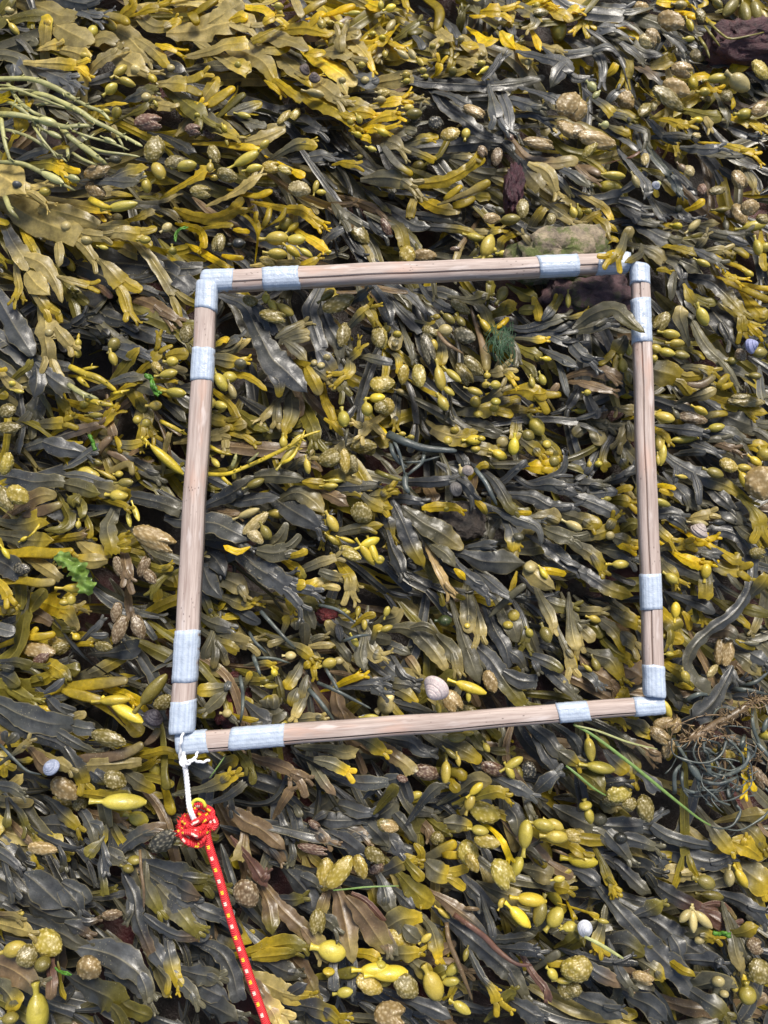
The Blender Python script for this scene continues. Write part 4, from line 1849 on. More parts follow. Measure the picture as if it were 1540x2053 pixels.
B s 60/120/110/60 p 1160,970 1300,1080 1380,1180 1560,1270
+ g 60/130/60 p 1390,1180 1480,1240 1560,1300
B oy 60/70/70 r 880,1030 910,1060 910,1090
B s 60/110/60 p 980,1420 1090,1470 1210,1540
B s 60/120/60 p 1220,1480 1330,1380 1400,1330
B oy 60/110/60 p 820,1510 920,1490 1010,1540
B o 60/90/80 r 60,1540 110,1480 130,1430
B s 60/100/60 p 0,1440 80,1400 170,1380
B s 60/110/60 p 360,1540 430,1470 500,1430
V G 510,170 100 98 0
E y 680,210 45
E y 1040,130 90
E y 995,205 80
V t 60,790 130 80 -40
V Y 710,690 230 80 20
V y 690,750 90 40 90
V Y 640,680 60 60 60
W n 570,800 200 150 60
V y 460,850 80 50 80
W o 700,850 110 60 10
W n 860,640 180 110 70
V o 1290,280 120 90 70
V y 1160,265 70 60 60
V y 60,230 90 60 -20
V y 60,100 80 50 -70
W r 370,1340 230 120 15
W r 180,1390 90 60 20
V o 560,1200 110 50 40
V y 610,1250 80 45 80
W r 890,1320 230 120 25
V y 515,1345 160 80 95
V y 1040,1270 150 80 -30
V y 1010,1340 110 70 60
V o 1080,1350 100 70 80
W k 1160,1320 130 110 60
V Y 750,1470 120 60 -40
V y 830,1150 70 50 60
V o 600,1070 130 80 0
V y 690,1040 80 50 0
V y 280,1520 100 60 -20
T 3 3
B g 60/90/40 p 380,60 450,120 540,160
B gt 60/90/60 n 100,100 190,100 260,100
B o 60/130/60 r 130,200 220,230 250,310
B gt 60/110/80 r 50,180 120,250 200,330
B gt 60/80/80 n 20,160 60,280 80,370
B gy 60/110/90 n 300,70 420,150 540,200
B gY 60/110/90/40 p 240,160 340,240 390,320 430,430
+ gt 60/120/100 n 400,260 460,310 510,360
B oy 60/90/80 n 310,370 410,440 470,475
B b 90/160/100 p 190,560 300,620 400,700
B g 60/150/150/60 p 190,430 320,470 380,560 430,650
+ y 60/90/90 n 450,690 430,740 410,770
B b 60/200/120 c 410,530 500,560 580,620
B y 60/70/70 r 20,420 40,500 40,570
B s 60/90/40 p 110,560 190,610 230,700
B yo 90/160/130 p 740,130 800,180 830,290
+ y 40/60/40 p 880,100 930,170 930,250
B y 60/110/60 r 760,280 830,310 890,330
B o 60/60 r 980,60 990,120 970,190
B y 30/40 p 1000,80 1030,140 1050,200
B y 30/60/60 r 790,450 840,430 880,420
B yo 60/110/90 n 780,520 870,570 930,610
+ y 60/60/40 p 820,650 900,670 970,690
B go 60/60/40 p 740,590 800,610 860,650
B gs 60/110/40 p 740,640 830,760 860,870
B s 60/100/60 p 1200,520 1260,590 1310,660
B g 60/150/60 p 1290,430 1390,490 1490,600
B s 60/140/60 p 1420,430 1490,470 1560,520
B bg 60/130/60 p 1110,260 1220,240 1330,310
+ y 40/60/40 p 1290,320 1360,360 1440,390
B o 60/110/60 c 1300,60 1420,90 1540,120
B oy 60/60/40 p 1310,140 1370,190 1400,240
B s 60/120/60 p 890,0 1020,40 1130,110
B s 60/70/60 p 950,930 870,980 800,1010
B s 60/110/60 p 0,1050 70,1140 110,1230
B g 60/110/60 p 0,1270 80,1270 160,1270
B s 60/150/100 p 320,1220 400,1290 460,1340
B g 60/130/60 p 440,1170 510,1300 510,1460
B o 60/160/100 p 60,1330 200,1400 280,1510
B g 60/140/60 p 470,960 560,1000 630,1090
B gb 60/60/80/60 p 260,980 480,1110 700,1240
B b 60/90/50 p 460,1100 620,1170 720,1270
B y 40/60/40 n 340,930 400,940 430,980
B y 40/50 r 500,910 540,920
B s 60/130/90 c 600,1380 640,1430 690,1480
B k 60/70/50 p 330,1420 420,1410 460,1430
B Y 60/100/90 n 1370,1290 1380,1370 1390,1420
V y 200,160 90 60 20
V o 210,510 100 70 70
V y 150,540 70 40 40
V Y 825,90 120 80 -80
V y 780,430 60 50 0
V y 740,290 50 40 0
V y 900,605 90 70 70
W n 1170,400 230 100 -75
W n 1230,420 220 90 -70
V g 1410,345 110 45 5
W t 1110,560 140 70 -40
W n 740,960 170 90 -10
W n 710,1060 190 110 40
W n 770,1160 150 100 110
W n 830,980 130 80 -60
V y 755,850 130 70 65
W y 1200,1190 180 90 20
V y 1100,1280 90 70 0
V y 1340,1230 90 60 80
W b 1480,1390 200 100 60
V y 1520,1060 60 100 90
V y 165,1165 160 95 85
V o 265,1110 120 80 50
V y 245,1305 200 100 10
W y 390,1510 200 140 0
K x 30 900,790 1000,740 1100,745
K x 30 1280,700 1400,710 1540,740
K x 28 1330,680 1450,640 1540,570
K b 60 870,1110 1000,1060 1130,980 1290,890 1420,800 1540,770
K x 24 810,1080 860,1160 920,1260 980,1350 1020,1500
K x 30 820,1500 820,1350 880,1270
K x 26 1390,1120 1380,1260 1280,1340 1160,1370 1030,1350
K x 24 1420,850 1420,940 1440,1040 1510,1200
K x 40 1360,1070 1330,1180
K b 24 1210,1030 1200,1180 1210,1340
K x 40 1500,1030 1540,920
K x 24 1000,1400 1160,1430 1320,1370
K x 20 880,1320 880,1450 930,1540
K b 20 910,1100 1000,1010 1040,970
K x 26 1230,1470 1240,1540
V x 970,1330 150 60 60
V x 1500,1170 130 50 55
V x 1075,1310 110 55 90
T 0 4
B k 120/150/80 p 60,380 130,440 220,540
B s 110/150/90 p 370,200 500,210 620,280
B s 60/80/60 p 100,310 210,430 300,560
B b 60/110/60 p 740,130 860,150 980,170
B y 60/90/80 s 760,40 900,100 1020,150
B y 60/90/60 s 1290,-20 1310,60 1340,130
B s 40/90/110/60 p 390,20 480,110 570,190 620,250
B sg 60/90/80/40 p 620,80 680,170 720,270 740,400
+ s 60/60/40 p 700,190 770,210 800,300
B s 30/70/60 r 60,100 50,150 55,230
B s 40/60/70 n 110,60 170,140 200,220
B b 60/60/40 p 160,270 220,330 260,380
B s 40/60/70/50 p 290,270 410,340 510,380 620,400
+ s 40/50/60 n 450,370 490,470 490,530
B s 90/110/60 p 840,420 940,490 960,520
B s 60/80/60/50 p -20,400 90,480 170,560
+ s 60/200/220/120 p 190,580 300,660 430,780 500,860
+ s 150/170/60 p 470,660 580,780 640,900
+ s 90/130/90 p 480,650 620,730 700,800
B s 50/60/90 n 20,450 60,600 100,730
B s 60/150/110/90 p 160,720 250,820 400,900 600,930
+ sb 60/60/40 p 560,930 680,960 780,930
+ sb 60/110/60 p 500,960 620,1010 710,1070
B s 90/150/130/60 p 280,970 480,1040 600,1120 720,1160
B go 20/100/90 r 780,330 720,390 660,450
B s 50/60/70 c 780,520 800,640 810,750
B s 30/60/50 n 790,340 820,460 820,570
B sb 40/110/120/40 p 870,480 960,370 1090,280 1290,200
B s 60/60/40 p 1010,780 1000,880 970,980
B s 120/200/190 p 1220,640 1400,790 1540,900
B sb 90/150/90 p 1330,640 1440,720 1560,760
B s 60/130/180/120 p 1110,500 1300,560 1540,650 1640,700
B go 60/130/110/60 p 1130,670 1180,780 1250,910
B go 60/160/120/60 p 1240,700 1350,830 1500,1020 1540,1060
B sb 110/130/90/60 p 1040,760 1060,920 1130,1100 1200,1270
+ sb 60/80/90 c 1110,900 1230,990 1380,1060 1540,1060
B s 60/130/60 c 1150,1050 1200,1180 1290,1330
B bt 60/60/60 p 0,900 110,910 180,960
B t 90/110/60 p 130,1000 200,1020 260,1060
B s 60/120/60 p 1290,1080 1330,1300 1400,1480
B s 120/150/60 p 940,1370 1080,1450 1170,1560
B s 130/220/200/110/60 p 740,1170 900,1220 1040,1320 1130,1420 1180,1540
B s 60/200/240/200 p 580,1400 720,1470 850,1530 960,1640
B bg 130/180/140/90 p -20,1270 120,1330 230,1420 300,1540
B rb 60/90/60 p 390,1270 400,1400 390,1560
B g 110/160/110 p 0,1440 80,1520 130,1640
B oy 40/60/40 p 470,1440 480,1500 510,1560
B sg 60/110/60 p 1370,1400 1460,1480 1540,1600
B gy 40/60/30 p 1270,1360 1300,1420 1280,1530
W y 500,40 200 140 20
W o 620,50 100 110 80
V y 960,30 300 130 5
V y 1070,160 140 110 20
W n 330,390 220 110 10
W b 865,900 150 90 0
W k 1260,330 250 160 -35
V o 1040,480 100 70 0
V o 990,545 80 70 20
W y 370,1120 240 190 25
V y 115,1165 150 110 -10
W o 210,1220 160 150 60
V o 330,1280 110 110 0
W n 690,1310 190 190 40
V y 170,890 30 30 0
V y 290,1660 260 170 85
V o 80,1700 110 90 0
K b 20 1080,400 1090,560 1110,720 1110,860
T 1 4
B k 150/240/200 p -20,830 120,900 250,1010 450,1110
B s 120/160/120 p 0,640 150,680 260,800
B s 60/200/160 p 130,890 260,1000 480,1120
B s 40/90/60 p 640,50 700,180 770,310
B s 60/130/110 c 950,90 1050,40 1110,-20
B s 90/90/60 p 300,0 310,60 340,120
+ b 60/140/120/60 p 290,60 420,170 560,240 740,400
B bt 60/60/110/150 c 430,240 420,330 410,400 400,480
B sb 60/100/60 p 470,290 620,380 750,490
B s 40/60/60 r 780,330 800,420 780,530
B s 40/90/90 r 740,20 820,160 850,310
B s 30/60/50 r 810,60 840,100 850,150
B sb 60/100/60 p 900,230 1000,280 1100,360
B s 60/130/60 p 930,110 1080,170 1360,170
+ s 40/60/40 p 960,170 1020,130 1080,100
B sb 60/130/60 p 1130,200 1280,260 1420,340
B s 90/110/60 p 1180,60 1330,110 1440,110
B s 90/150/130 p 1370,190 1460,280 1540,380
B s 60/60/40 p 1380,170 1470,90 1540,0
B s 60/90/130/100 n 1020,240 1150,300 1260,370 1330,430
B s 100/160/140/60 p 760,560 850,650 930,760 950,890
+ s 90/110/40 p 860,600 960,650 1010,700
B bt 60/90/90 c 1060,730 1040,800 1010,890
B s 60/100/60 p 740,780 840,780 900,760
B bo 60/130/90 p 570,720 620,860 640,1060
B r 60/110/60 p 460,470 520,560 600,690
+ r 40/60/40 p 560,650 600,600 600,560
B bt 60/110/120/90 s 600,700 720,860 880,1010 1050,1150
B s 60/140/60 p 630,1280 760,1340 880,1400
B bt 60/130/120/60 p 790,1230 900,1350 1000,1560
B yo 60/120/140/60 p 470,1190 640,1140 800,1120 920,1170
+ yo 60/110/60 p 480,1230 650,1210 860,1190
B s 60/120/60 p 1050,930 1100,970 1150,1040
B bt 90/170/180/120/40 p 1150,740 1190,900 1230,1090 1260,1280
+ bt 60/150/190/120 r 1210,760 1340,900 1450,1060 1540,1190
+ r 40/50/40 p 1250,730 1370,800 1510,950
B s 60/80/90 r 1110,1310 1110,1390 1120,1490
B s 60/130/120/110 c 90,1120 240,1190 330,1340 380,1560
B ty 90/160/110/50 s 460,1380 600,1440 800,1530 1000,1540
B bt 90/130/60 p 440,1420 540,1500 620,1620
B o 60/90/60 s 1150,1360 1230,1350 1300,1330
B y 60/90/60 p 1360,1200 1440,1230 1480,1270
B s 60/90/40 p 1270,1340 1260,1420 1240,1540
B s 60/160/80 p 0,1340 150,1370 280,1380
B s 90/150/60 p 0,1400 150,1480 310,1560
B s 60/90/60 p 740,1520 840,1470 910,1430
B bt 110/150/110 p 560,1560 640,1640 740,1700
B s 90/180/120 p 100,1560 260,1640 380,1720
B s 90/150/90 p 900,1600 1050,1640 1180,1720
W r 965,205 110 60 30
W r 960,395 260 75 8
W o 1430,440 170 110 30
W y 1320,530 180 110 70
W r 1440,540 120 90 -10
V o 1350,640 110 60 -20
W o 1510,210 130 100 20
W y 1050,590 240 150 -85
W y 1160,570 280 140 -50
W b 440,740 220 200 60
V y 1100,1180 200 140 15
W o 990,960 190 130 90
V Y 1075,1340 40 90 -80
V y 1200,1500 110 70 -10
V Y 1450,1330 230 100 5
W y 1390,1440 220 130 30
V y 1510,1430 80 50 0
T 2 4
B s 60/110/110/60 p 620,600 720,700 800,780 900,860
B s 110/150/60 p 20,120 100,60 140,-20
B y 60/60/60 s 160,40 240,20 320,0
B s 60/110/60 p 310,30 480,40 640,10
B sg 60/110/60 p 160,60 320,90 450,130
B gt 60/80/70 p 480,150 600,110 690,50
+ g 90/130/60 p 500,190 620,200 720,220
B Y 20/50/40 r 760,30 800,70 820,140
B s 110/150/60 p 960,30 1060,150 1060,300
B b 60/90/60 p 300,160 370,240 420,330
B s 60/90/60/50 p 110,100 200,200 250,280 290,350
+ y 40/60/60 n 270,350 330,420 315,490
B o 60/110/80 p 430,210 500,260 560,300
B gy 60/90/70 s 370,460 490,400 600,340
+ y 60/60/60 s 490,440 560,440 650,440
+ gy 90/160/120 n 360,490 450,570 530,590
B s 60/120/60 p 30,570 150,510 290,450
B s 110/150/90 n 0,260 80,330 170,410
B Y 30/50/50 p 880,250 960,350 1020,490
B g 40/60/60 p 1130,0 1160,90 1190,160
B g 40/90/60/40 p 1090,460 1140,390 1200,430 1260,490
B y 40/50 p 1210,470 1260,510 1300,520
B gt 60/160/130 c 1130,540 1230,560 1320,600
+ y 60/110/60 p 1350,680 1420,690 1490,720
B gt 60/120/110 c 850,690 980,740 1080,780
B g 60/130/90 p 1050,1060 1200,980 1330,930
B sg 60/150/60 p 20,640 60,780 110,890
B s 40/110/60 p 120,710 200,780 280,870
B oy 60/160/140 s 170,600 280,720 420,820
B oy 60/90/70 r 250,540 300,590 340,640
B s 40/60/60 p 830,880 870,990 890,1110
B s 60/80/60 p 920,1090 1050,1080 1210,1060
B bs 40/90/110/60/30 p 420,740 600,860 780,1000 830,1070
+ b 30/30/20 p 660,850 780,860
B sg 60/120/150/130/60 p 540,950 720,1090 900,1240 1060,1400 1150,1560
B g 60/130/60 p 400,1000 440,1130 470,1270
B gy 120/180/150/60 c 50,1000 170,930 330,920
+ g 60/130/60 p 190,990 270,1070 340,1110
B bg 60/130/60 p -20,950 60,1110 150,1220
B gy 90/130/60 n 160,1200 230,1200 310,1190
B g 60/130/80 p 260,1260 360,1340 430,1390
B o 60/90/60 p 430,1360 500,1330 560,1320
B s 40/60/50/90 p 710,1210 780,1350 870,1480 940,1620
B g 40/60/60 s 1240,1290 1310,1240 1400,1190
+ y 50/50/50 s 1300,1280 1380,1280 1460,1280
B r 50/60/50 p 1200,1370 1270,1450 1330,1580
B s 40/110/60 p 1010,1160 1150,1170 1270,1210
B o 60/110/90 r 940,1600 1000,1520 1060,1510
B o 60/110/80 r 1460,1110 1500,1080 1540,1050
B s 60/120/60 p 240,1560 400,1620 560,1700
B s 60/140/90 p 1020,1560 1150,1640 1280,1720
V y 700,30 120 80 -70
W y 820,110 240 160 20
W n 80,215 150 100 20
W o 450,310 100 110 60
V y 780,250 120 80 10
W y 835,335 200 105 10
W y 690,420 180 160 70
W y 720,500 150 100 60
V y 1060,530 155 100 -60
W y 960,590 240 180 55
W y 1030,660 150 120 60
V y 1130,280 190 110 -80
V y 1270,210 150 100 10
V y 1360,205 120 75 25
V y 1375,300 160 95 5
V y 1280,400 180 95 70
W y 1500,290 140 100 15
V Y 1540,470 160 90 10
V y 1400,565 150 85 -5
V Y 1340,740 200 100 55
V y 1390,625 80 50 -10
V Y 1180,785 210 110 10
V Y 1090,920 190 100 45
V y 945,810 70 50 -60
V o 1240,890 170 110 110
V y 1360,920 150 110 -50
V y 1470,995 105 70 -5
V y 500,890 110 50 40
V y 365,1080 90 50 -40
W y 160,1100 220 140 40
V Y 90,1355 240 110 2
W o 210,1450 210 160 40
V y 420,1450 200 140 65
V y 570,1320 120 80 -40
V y 555,1415 120 70 -10
V o 670,1210 80 50 110
W y 1500,1330 180 190 60
V y 1340,1360 90 70 50
W o 1450,1480 150 130 30
V y 1430,1410 110 50 0
W n 90,1680 250 200 0
V y 10,1290 60 100 90
V y 640,1620 130 70 30
K b 20 1340,400 1400,420 1470,450
K g 16 1330,1050 1400,1010
K r 35 580,900 800,1060 920,1180 1060,1280 1180,1290
K b 30 520,960 540,1100 600,1250 660,1400 720,1560
T 3 4
B k 130/180/110 p 440,530 580,530 660,600
B k 90/130/90 p 30,700 180,700 310,760
B k 60/130/110 p 0,370 180,410 320,450
B gt 60/110/100 r 230,0 300,50 350,110
B s 110/140/160/150 p -30,110 130,190 280,250
+ s 110/140/110 p 260,210 450,220 640,210
+ s 90/90/60 p 640,210 760,290 930,340 1140,380
+ s 140/120/60 p 290,260 400,380 490,500
+ s 110/110/90/60 p 420,300 560,340 700,390
B s 60/150/160/120/60 p 680,400 850,420 1060,490 1250,480 1280,460
B s 60/90/110/60 p 330,480 440,570 560,690 640,740
B t 60/130/100/40 p 690,570 850,580 950,590 1050,610
B s 60/130/100 c 640,430 690,470 740,530
B sr 60/120/110/90 p 640,640 780,740 960,830 1070,880
+ r 60/120/110/60 p 1060,880 1180,960 1310,980
+ rt 40/50/40 p 1020,830 1180,820 1300,950
B y 40/50/40 p 1290,480 1310,540 1330,600
B g 90/200/220 p 1290,500 1420,600 1560,700
B s 60/110/110/60 p 1190,750 1330,800 1460,890 1540,1000
B g 60/130/60 p 1340,200 1450,300 1540,420
B gy 60/110/130/60 p 1090,200 1180,320 1240,390 1290,430
+ y 90/150/110/60 p 1260,330 1370,370 1500,470
+ y 40/60/40 p 1340,380 1370,330 1380,300
B ty 60/110/90 p 1290,150 1430,130 1560,130
B s 60/130/60 p 60,560 170,610 250,680
B g 20/60/60 p 270,480 310,590 360,740
B oy 40/80/60 p 260,500 300,610 370,720
B s 60/130/60 p 570,880 640,850 720,800
B s 110/180/60 p 260,1130 420,1120 600,1220
B s 60/130/170/130/40 p 520,870 680,960 800,1050 960,1160 1130,1280
+ s 90/130/60 p 790,1060 850,1150 870,1280
B s 60/120/170/180/130 p 250,700 400,880 560,1060 720,1230 900,1400 1000,1580
B o 60/130/110 r 20,1140 70,1090 130,1070
B gy 60/110/60 p 250,1020 220,1110 270,1210
B y 20/50/50 r 170,890 210,910 230,930
B Y 20/40 p 20,870 50,940
B b 60/90/60 p 400,1310 480,1350 540,1370
B g 60/130/60 p 560,1260 650,1320 750,1400
B sb 60/130/60 p 150,1290 280,1380 450,1450
B s 60/60/40 p 30,1190 260,1260 540,1280
B s 60/90/60 p 380,1310 440,1410 500,1490
B gy 60/120/120/60 p 900,1080 1030,1060 1100,1070 1180,1100
B gt 60/90/110/40 p 1260,1060 1290,1200 1350,1360
B g 60/90/50 p 1330,1100 1370,1200 1400,1300
B oy 60/110/60 p 1330,1040 1400,1010 1470,990
B g 110/180/180 c 1010,1440 1120,1420 1220,1500
B s 90/150/60 p 1050,1250 1130,1260 1220,1300
B y 60/40 p 880,1330 940,1350 980,1380
B s 90/150/90 p 100,1540 260,1600 420,1700
B s 90/170/90 p 500,1540 640,1600 760,1720
B s 90/150/90 p 1050,1560 1150,1620 1260,1720
W o 330,20 160 90 0
W o 470,50 110 130 90
W o 595,80 200 150 80
V y 160,140 110 80 75
V y 130,60 60 110 80
E g 240,165 110
E k 400,310 100
W y 110,295 250 120 10
V Y 110,485 200 110 5
E k 65,410 90
V t 1040,940 150 75 45
V t 960,950 140 70 95
V t 900,910 110 70 140
V o 1060,650 130 100 20
V o 1110,755 160 75 10
V t 1240,615 110 85 100
V Y 1335,620 140 85 60
V y 15,995 90 80 0
V y 265,950 80 40 10
W y 80,1320 180 220 80
W o 40,1480 100 130 90
W n 580,1390 170 100 20
E t 1010,1100 70
V Y 1360,1420 130 50 80
V y 1380,1520 120 130 85
W o 1480,1340 190 180 40
W b 1440,1140 120 120 0
E t 1155,1415 90
V y 1280,1465 50 60 90
E t 1200,1510 65
T 0 0
K p 22 -20,690 120,690 260,740 420,800 560,850
K p 18 30,780 180,830 300,880 420,930
K p 26 -20,1000 90,1010 230,1060 380,1150 520,1250
K p 20 250,960 330,1080 380,1140 440,1220
K p 16 90,850 110,800 130,750
K p 18 -20,660 60,660 160,690 300,700
K p 20 560,1010 700,1060 850,1100 1000,1160
K p 16 620,1030 660,1080 730,1030
K p 22 560,1180 640,1230 760,1280
G
B s 30/29/27/25/24/24/24/26 c 1424,1097 1430,1068 1455,1064 1482,1078 1502,1110 1509,1145 1500,1185 1470,1230 1425,1262 1392,1295 1378,1330 1395,1362 1425,1380
B s 22/42/40 c 1446,1380 1425,1412 1392,1440
"""

# ------------------------------------------------------------------ read the survey of the weed
TX, TY, ZS = [0, 380, 760, 1140], [0, 400, 800, 1200, 1600], 3.85
blades, pods, strands = [], [], []
ox = oy = 0.0
sc = ZS
tile_i = 0
def pts(ws):
    return np.array([[ox + float(a) / sc, oy + float(b) / sc] for a, b in (w.split(',') for w in ws)])
for line in DATA.strip().splitlines():
    w = line.split()
    if w[0] == 'T':
        ox, oy, sc = TX[int(w[1])], TY[int(w[2])], ZS
        tile_i += 1
    elif w[0] == 'G':
        ox, oy, sc = 0.0, 0.0, 1.0
        tile_i += 1
    elif w[0] in 'B+':
        br = dict(tone=w[1].replace('^', ''), up='^' in w[1], wid=[float(x) / sc for x in w[2].split('/')], tip=w[3], pts=pts(w[4:]))
        if w[0] == 'B':
            blades.append(dict(br=[br], tile=tile_i))
        else:
            blades[-1]['br'].append(br)
    elif w[0] == 'E':
        p = pts([w[2]])[0]
        pods.append(dict(k='E', tone=w[1], p=p, L=float(w[3]) / sc, W=float(w[3]) / sc, a=0.0))
    elif w[0] in 'VW':
        p = pts([w[2]])[0]
        pods.append(dict(k=w[0], tone=w[1], p=p, L=float(w[3]) / sc, W=float(w[4]) / sc, a=float(w[5])))
    elif w[0] == 'K':
        strands.append(dict(tone=w[1], w=float(w[2]) / sc, pts=pts(w[3:])))

# tile order gives the layering inside a tile
from collections import Counter
cnt = Counter(b['tile'] for b in blades); seen = Counter()
for b in blades:
    i = seen[b['tile']]; seen[b['tile']] += 1
    b['lay'] = i / max(1, cnt[b['tile']] - 1) if cnt[b['tile']] > 3 else 1.0
    b['area'] = sum(np.mean(r['wid']) * np.sum(np.hypot(*np.diff(r['pts'], axis=0).T)) for r in b['br'])
    b['root'] = b['br'][0]['pts'][0]
    b['samples'] = np.vstack([catmull(r['pts'], 12) for r in b['br']])
    d = b['br'][0]['pts'][-1] - b['root']
    b['dir'] = math.degrees(math.atan2(d[1], d[0]))

# which blades belong to one plant: a blade springs from a neighbour it starts on
plants = []
for b in sorted(blades, key=lambda q: -q['area']):
    best, bd = None, 1e9
    for p in plants:
        if len(p['blades']) >= 6: continue
        if abs(p['cx'] - b['root'][0]) > 260 or abs(p['cy'] - b['root'][1]) > 260: continue
        d = min(np.min(np.hypot(*(q['samples'] - b['root']).T)) for q in p['blades'])
        if d < bd: best, bd = p, d
    if best is not None and (bd < 26 or (bd < 60 and b['area'] < 900)):
        best['blades'].append(b)
    elif len(plants) >= 292 and best is not None:
        best['blades'].append(b)
    else:
        m = b['samples'].mean(0)
        plants.append(dict(blades=[b], cx=m[0], cy=m[1], pods=[]))

# ------------------------------------------------------------------ build the blades
samp_xy, samp_z, samp_pl = [], [], []
for pi, p in enumerate(plants):
    b0 = p['blades'][0]
    p['loc'] = at(b0['root'][0], b0['root'][1], 0.012)
    p['val'] = float(np.exp(rng.normal(0, .17)))
    p['meshes'] = []
    for b in p['blades']:
        acc = Acc()
        zb = -0.003 + 0.046 * b['lay'] + rng.uniform(-.002, .002)
        val = p['val'] * float(np.exp(rng.normal(0, .08)))
        rollb = rng.uniform(-.16, .16)
        cup = rng.uniform(-.14, .14)
        for bi, r in enumerate(b['br']):
            sw = 0.0
            if r['tip'] == 's' and max(r['wid']) < 27: sw = 0.85
            z0 = zb - (0.024 if bi == 0 else 0.0) + 0.0006 * bi
            z1 = zb + rng.uniform(-.004, .004) + 0.0006 * bi
            if r['up']:
                z0, z1 = 0.046, 0.082
            n = len(r['pts'])
            tp = 'r' if r['tip'] == 's' else r['tip']
            if b['root'][1] < 420 and r['tone'] in ('ty', 'oy', 'gy', 'y', 'yt') and rng.random() < .5: r['tone'] = r['tone'][0] + 'Y'
            if r['tone'] == 's' and rng.random() < .42: r['tone'] = str(rng.choice(['sg', 'so', 'sg', 'sy', 'sg']))
            elif r['tone'] == 'g' and rng.random() < .7: r['tone'] = str(rng.choice(['gy', 'gt', 'gy']))
            P_, W_ = r['pts'], r['wid']
            ln_ = float(np.sum(np.hypot(*np.diff(P_, axis=0).T)))
            if tp == 'p' and W_[-1] >= 8 and r['tone'][-1] not in 'x' and not r['up']:
                u_ = rng.random()
                if u_ < .62: tp = 'n'
                elif u_ < .75: tp = 'r'
                if tp == 'n':
                    d_ = P_[-1] - P_[-2]; d_ = d_ / (np.hypot(*d_) + 1e-9)
                    P_ = P_.copy(); P_[-1] = P_[-1] - d_ * min(.6 * W_[-1], .4 * np.hypot(*(P_[-1] - P_[-2])))
            if tp in 'pnr' and not sw and len(b['br']) == 1 and ln_ > 40 and rng.random() < .85 and not r['up']:
                Q_ = catmull(P_, 4.0); i_ = int(len(Q_) * rng.uniform(.45, .7)); T_ = Q_[i_ + 1] - Q_[i_ - 1]; T_ = T_ / (np.hypot(*T_) + 1e-9)
                sg_ = rng.choice([-1, 1]); a_ = sg_ * rng.uniform(.35, .7)
                D_ = np.array([T_[0] * math.cos(a_) - T_[1] * math.sin(a_), T_[0] * math.sin(a_) + T_[1] * math.cos(a_)])
                l_ = ln_ * rng.uniform(.28, .45); w_ = float(np.mean(W_)) * rng.uniform(.5, .7)
                ribbon(acc, [Q_[i_], Q_[i_] + (T_ + D_) * l_ * .25, Q_[i_] + (T_ * .3 + D_ * .7) * l_], [w_, w_ * 1.1, w_ * .8], r['tone'], 'n' if rng.random() < .7 else 'r',
                       zb - .0006, zb + rng.uniform(-.004, .003), rollb, rollb + rng.uniform(-.22, .22), .002, False, False, val, t0=.45, t1=1, cup=cup)
            if bi == 0 and not r['up']:
                d_ = P_[0] - P_[1]; d_ = d_ / (np.hypot(*d_) + 1e-9); x_ = rng.uniform(25, 75)
                a_ = rng.normal(0, .35); d2_ = np.array([d_[0] * math.cos(a_) - d_[1] * math.sin(a_), d_[0] * math.sin(a_) + d_[1] * math.cos(a_)])
                f_ = x_ / (x_ + ln_)
                W_ = list(np.interp(np.linspace(0, 1, 9), np.r_[0, np.linspace(f_, 1, len(W_))], np.r_[W_[0] * .7, W_]))
                P_ = np.vstack([P_[0] + (d_ + d2_) * .5 * x_, P_])
            e = ribbon(acc, P_, W_, r['tone'], tp, z0, z1, rollb, rollb + rng.uniform(-.22, .22),
                       0.005, bi == 0, False, val, sw, cup=cup, ruffle=0.2 if sw else rng.uniform(.5, 1.4))
            if e is None: continue
            samp_xy.append(np.stack([e['x'], e['y']], 1)); samp_z.append(e['z']); samp_pl.append(np.full(len(e['x']), pi))
        p['meshes'].append(acc)
SXY = np.vstack(samp_xy); SZ = np.concatenate(samp_z); SP = np.concatenate(samp_pl)

# ------------------------------------------------------------------ bladders and receptacles
def lathe_pod(stem, taper=0.0):
    nr, M = 17, 14
    xs = -0.5 * np.cos(np.linspace(0, math.pi, nr))
    r = 0.5 * np.sqrt(np.clip(1 - (2 * xs) ** 2, 0, 1)) * (1 + taper * xs)
    r = r ** 1.06 / 0.5 ** 0.06
    r[-1] = 0.012
    if stem:
        xs = np.r_[-0.78, -0.66, -0.56, xs[1:]]
        r = np.r_[0.20, 0.14, 0.13, np.maximum(r[1:], 0.13)]
    V = []
    for x, rr in zip(xs, r):
        for j in range(M):
            a = 2 * math.pi * j / M
            V.append((x, rr * math.cos(a), rr * math.sin(a)))
    return np.array(V), ring_faces(len(xs), M, True)

def pod_mesh(name, mat, stem, taper):
    V, F = lathe_pod(stem, taper)
    me = bpy.data.meshes.new(name); me.from_pydata(V.tolist(), [], F)
    me.polygons.foreach_set('use_smooth', np.ones(len(me.polygons), dtype=bool)); me.materials.append(mat)
    return me

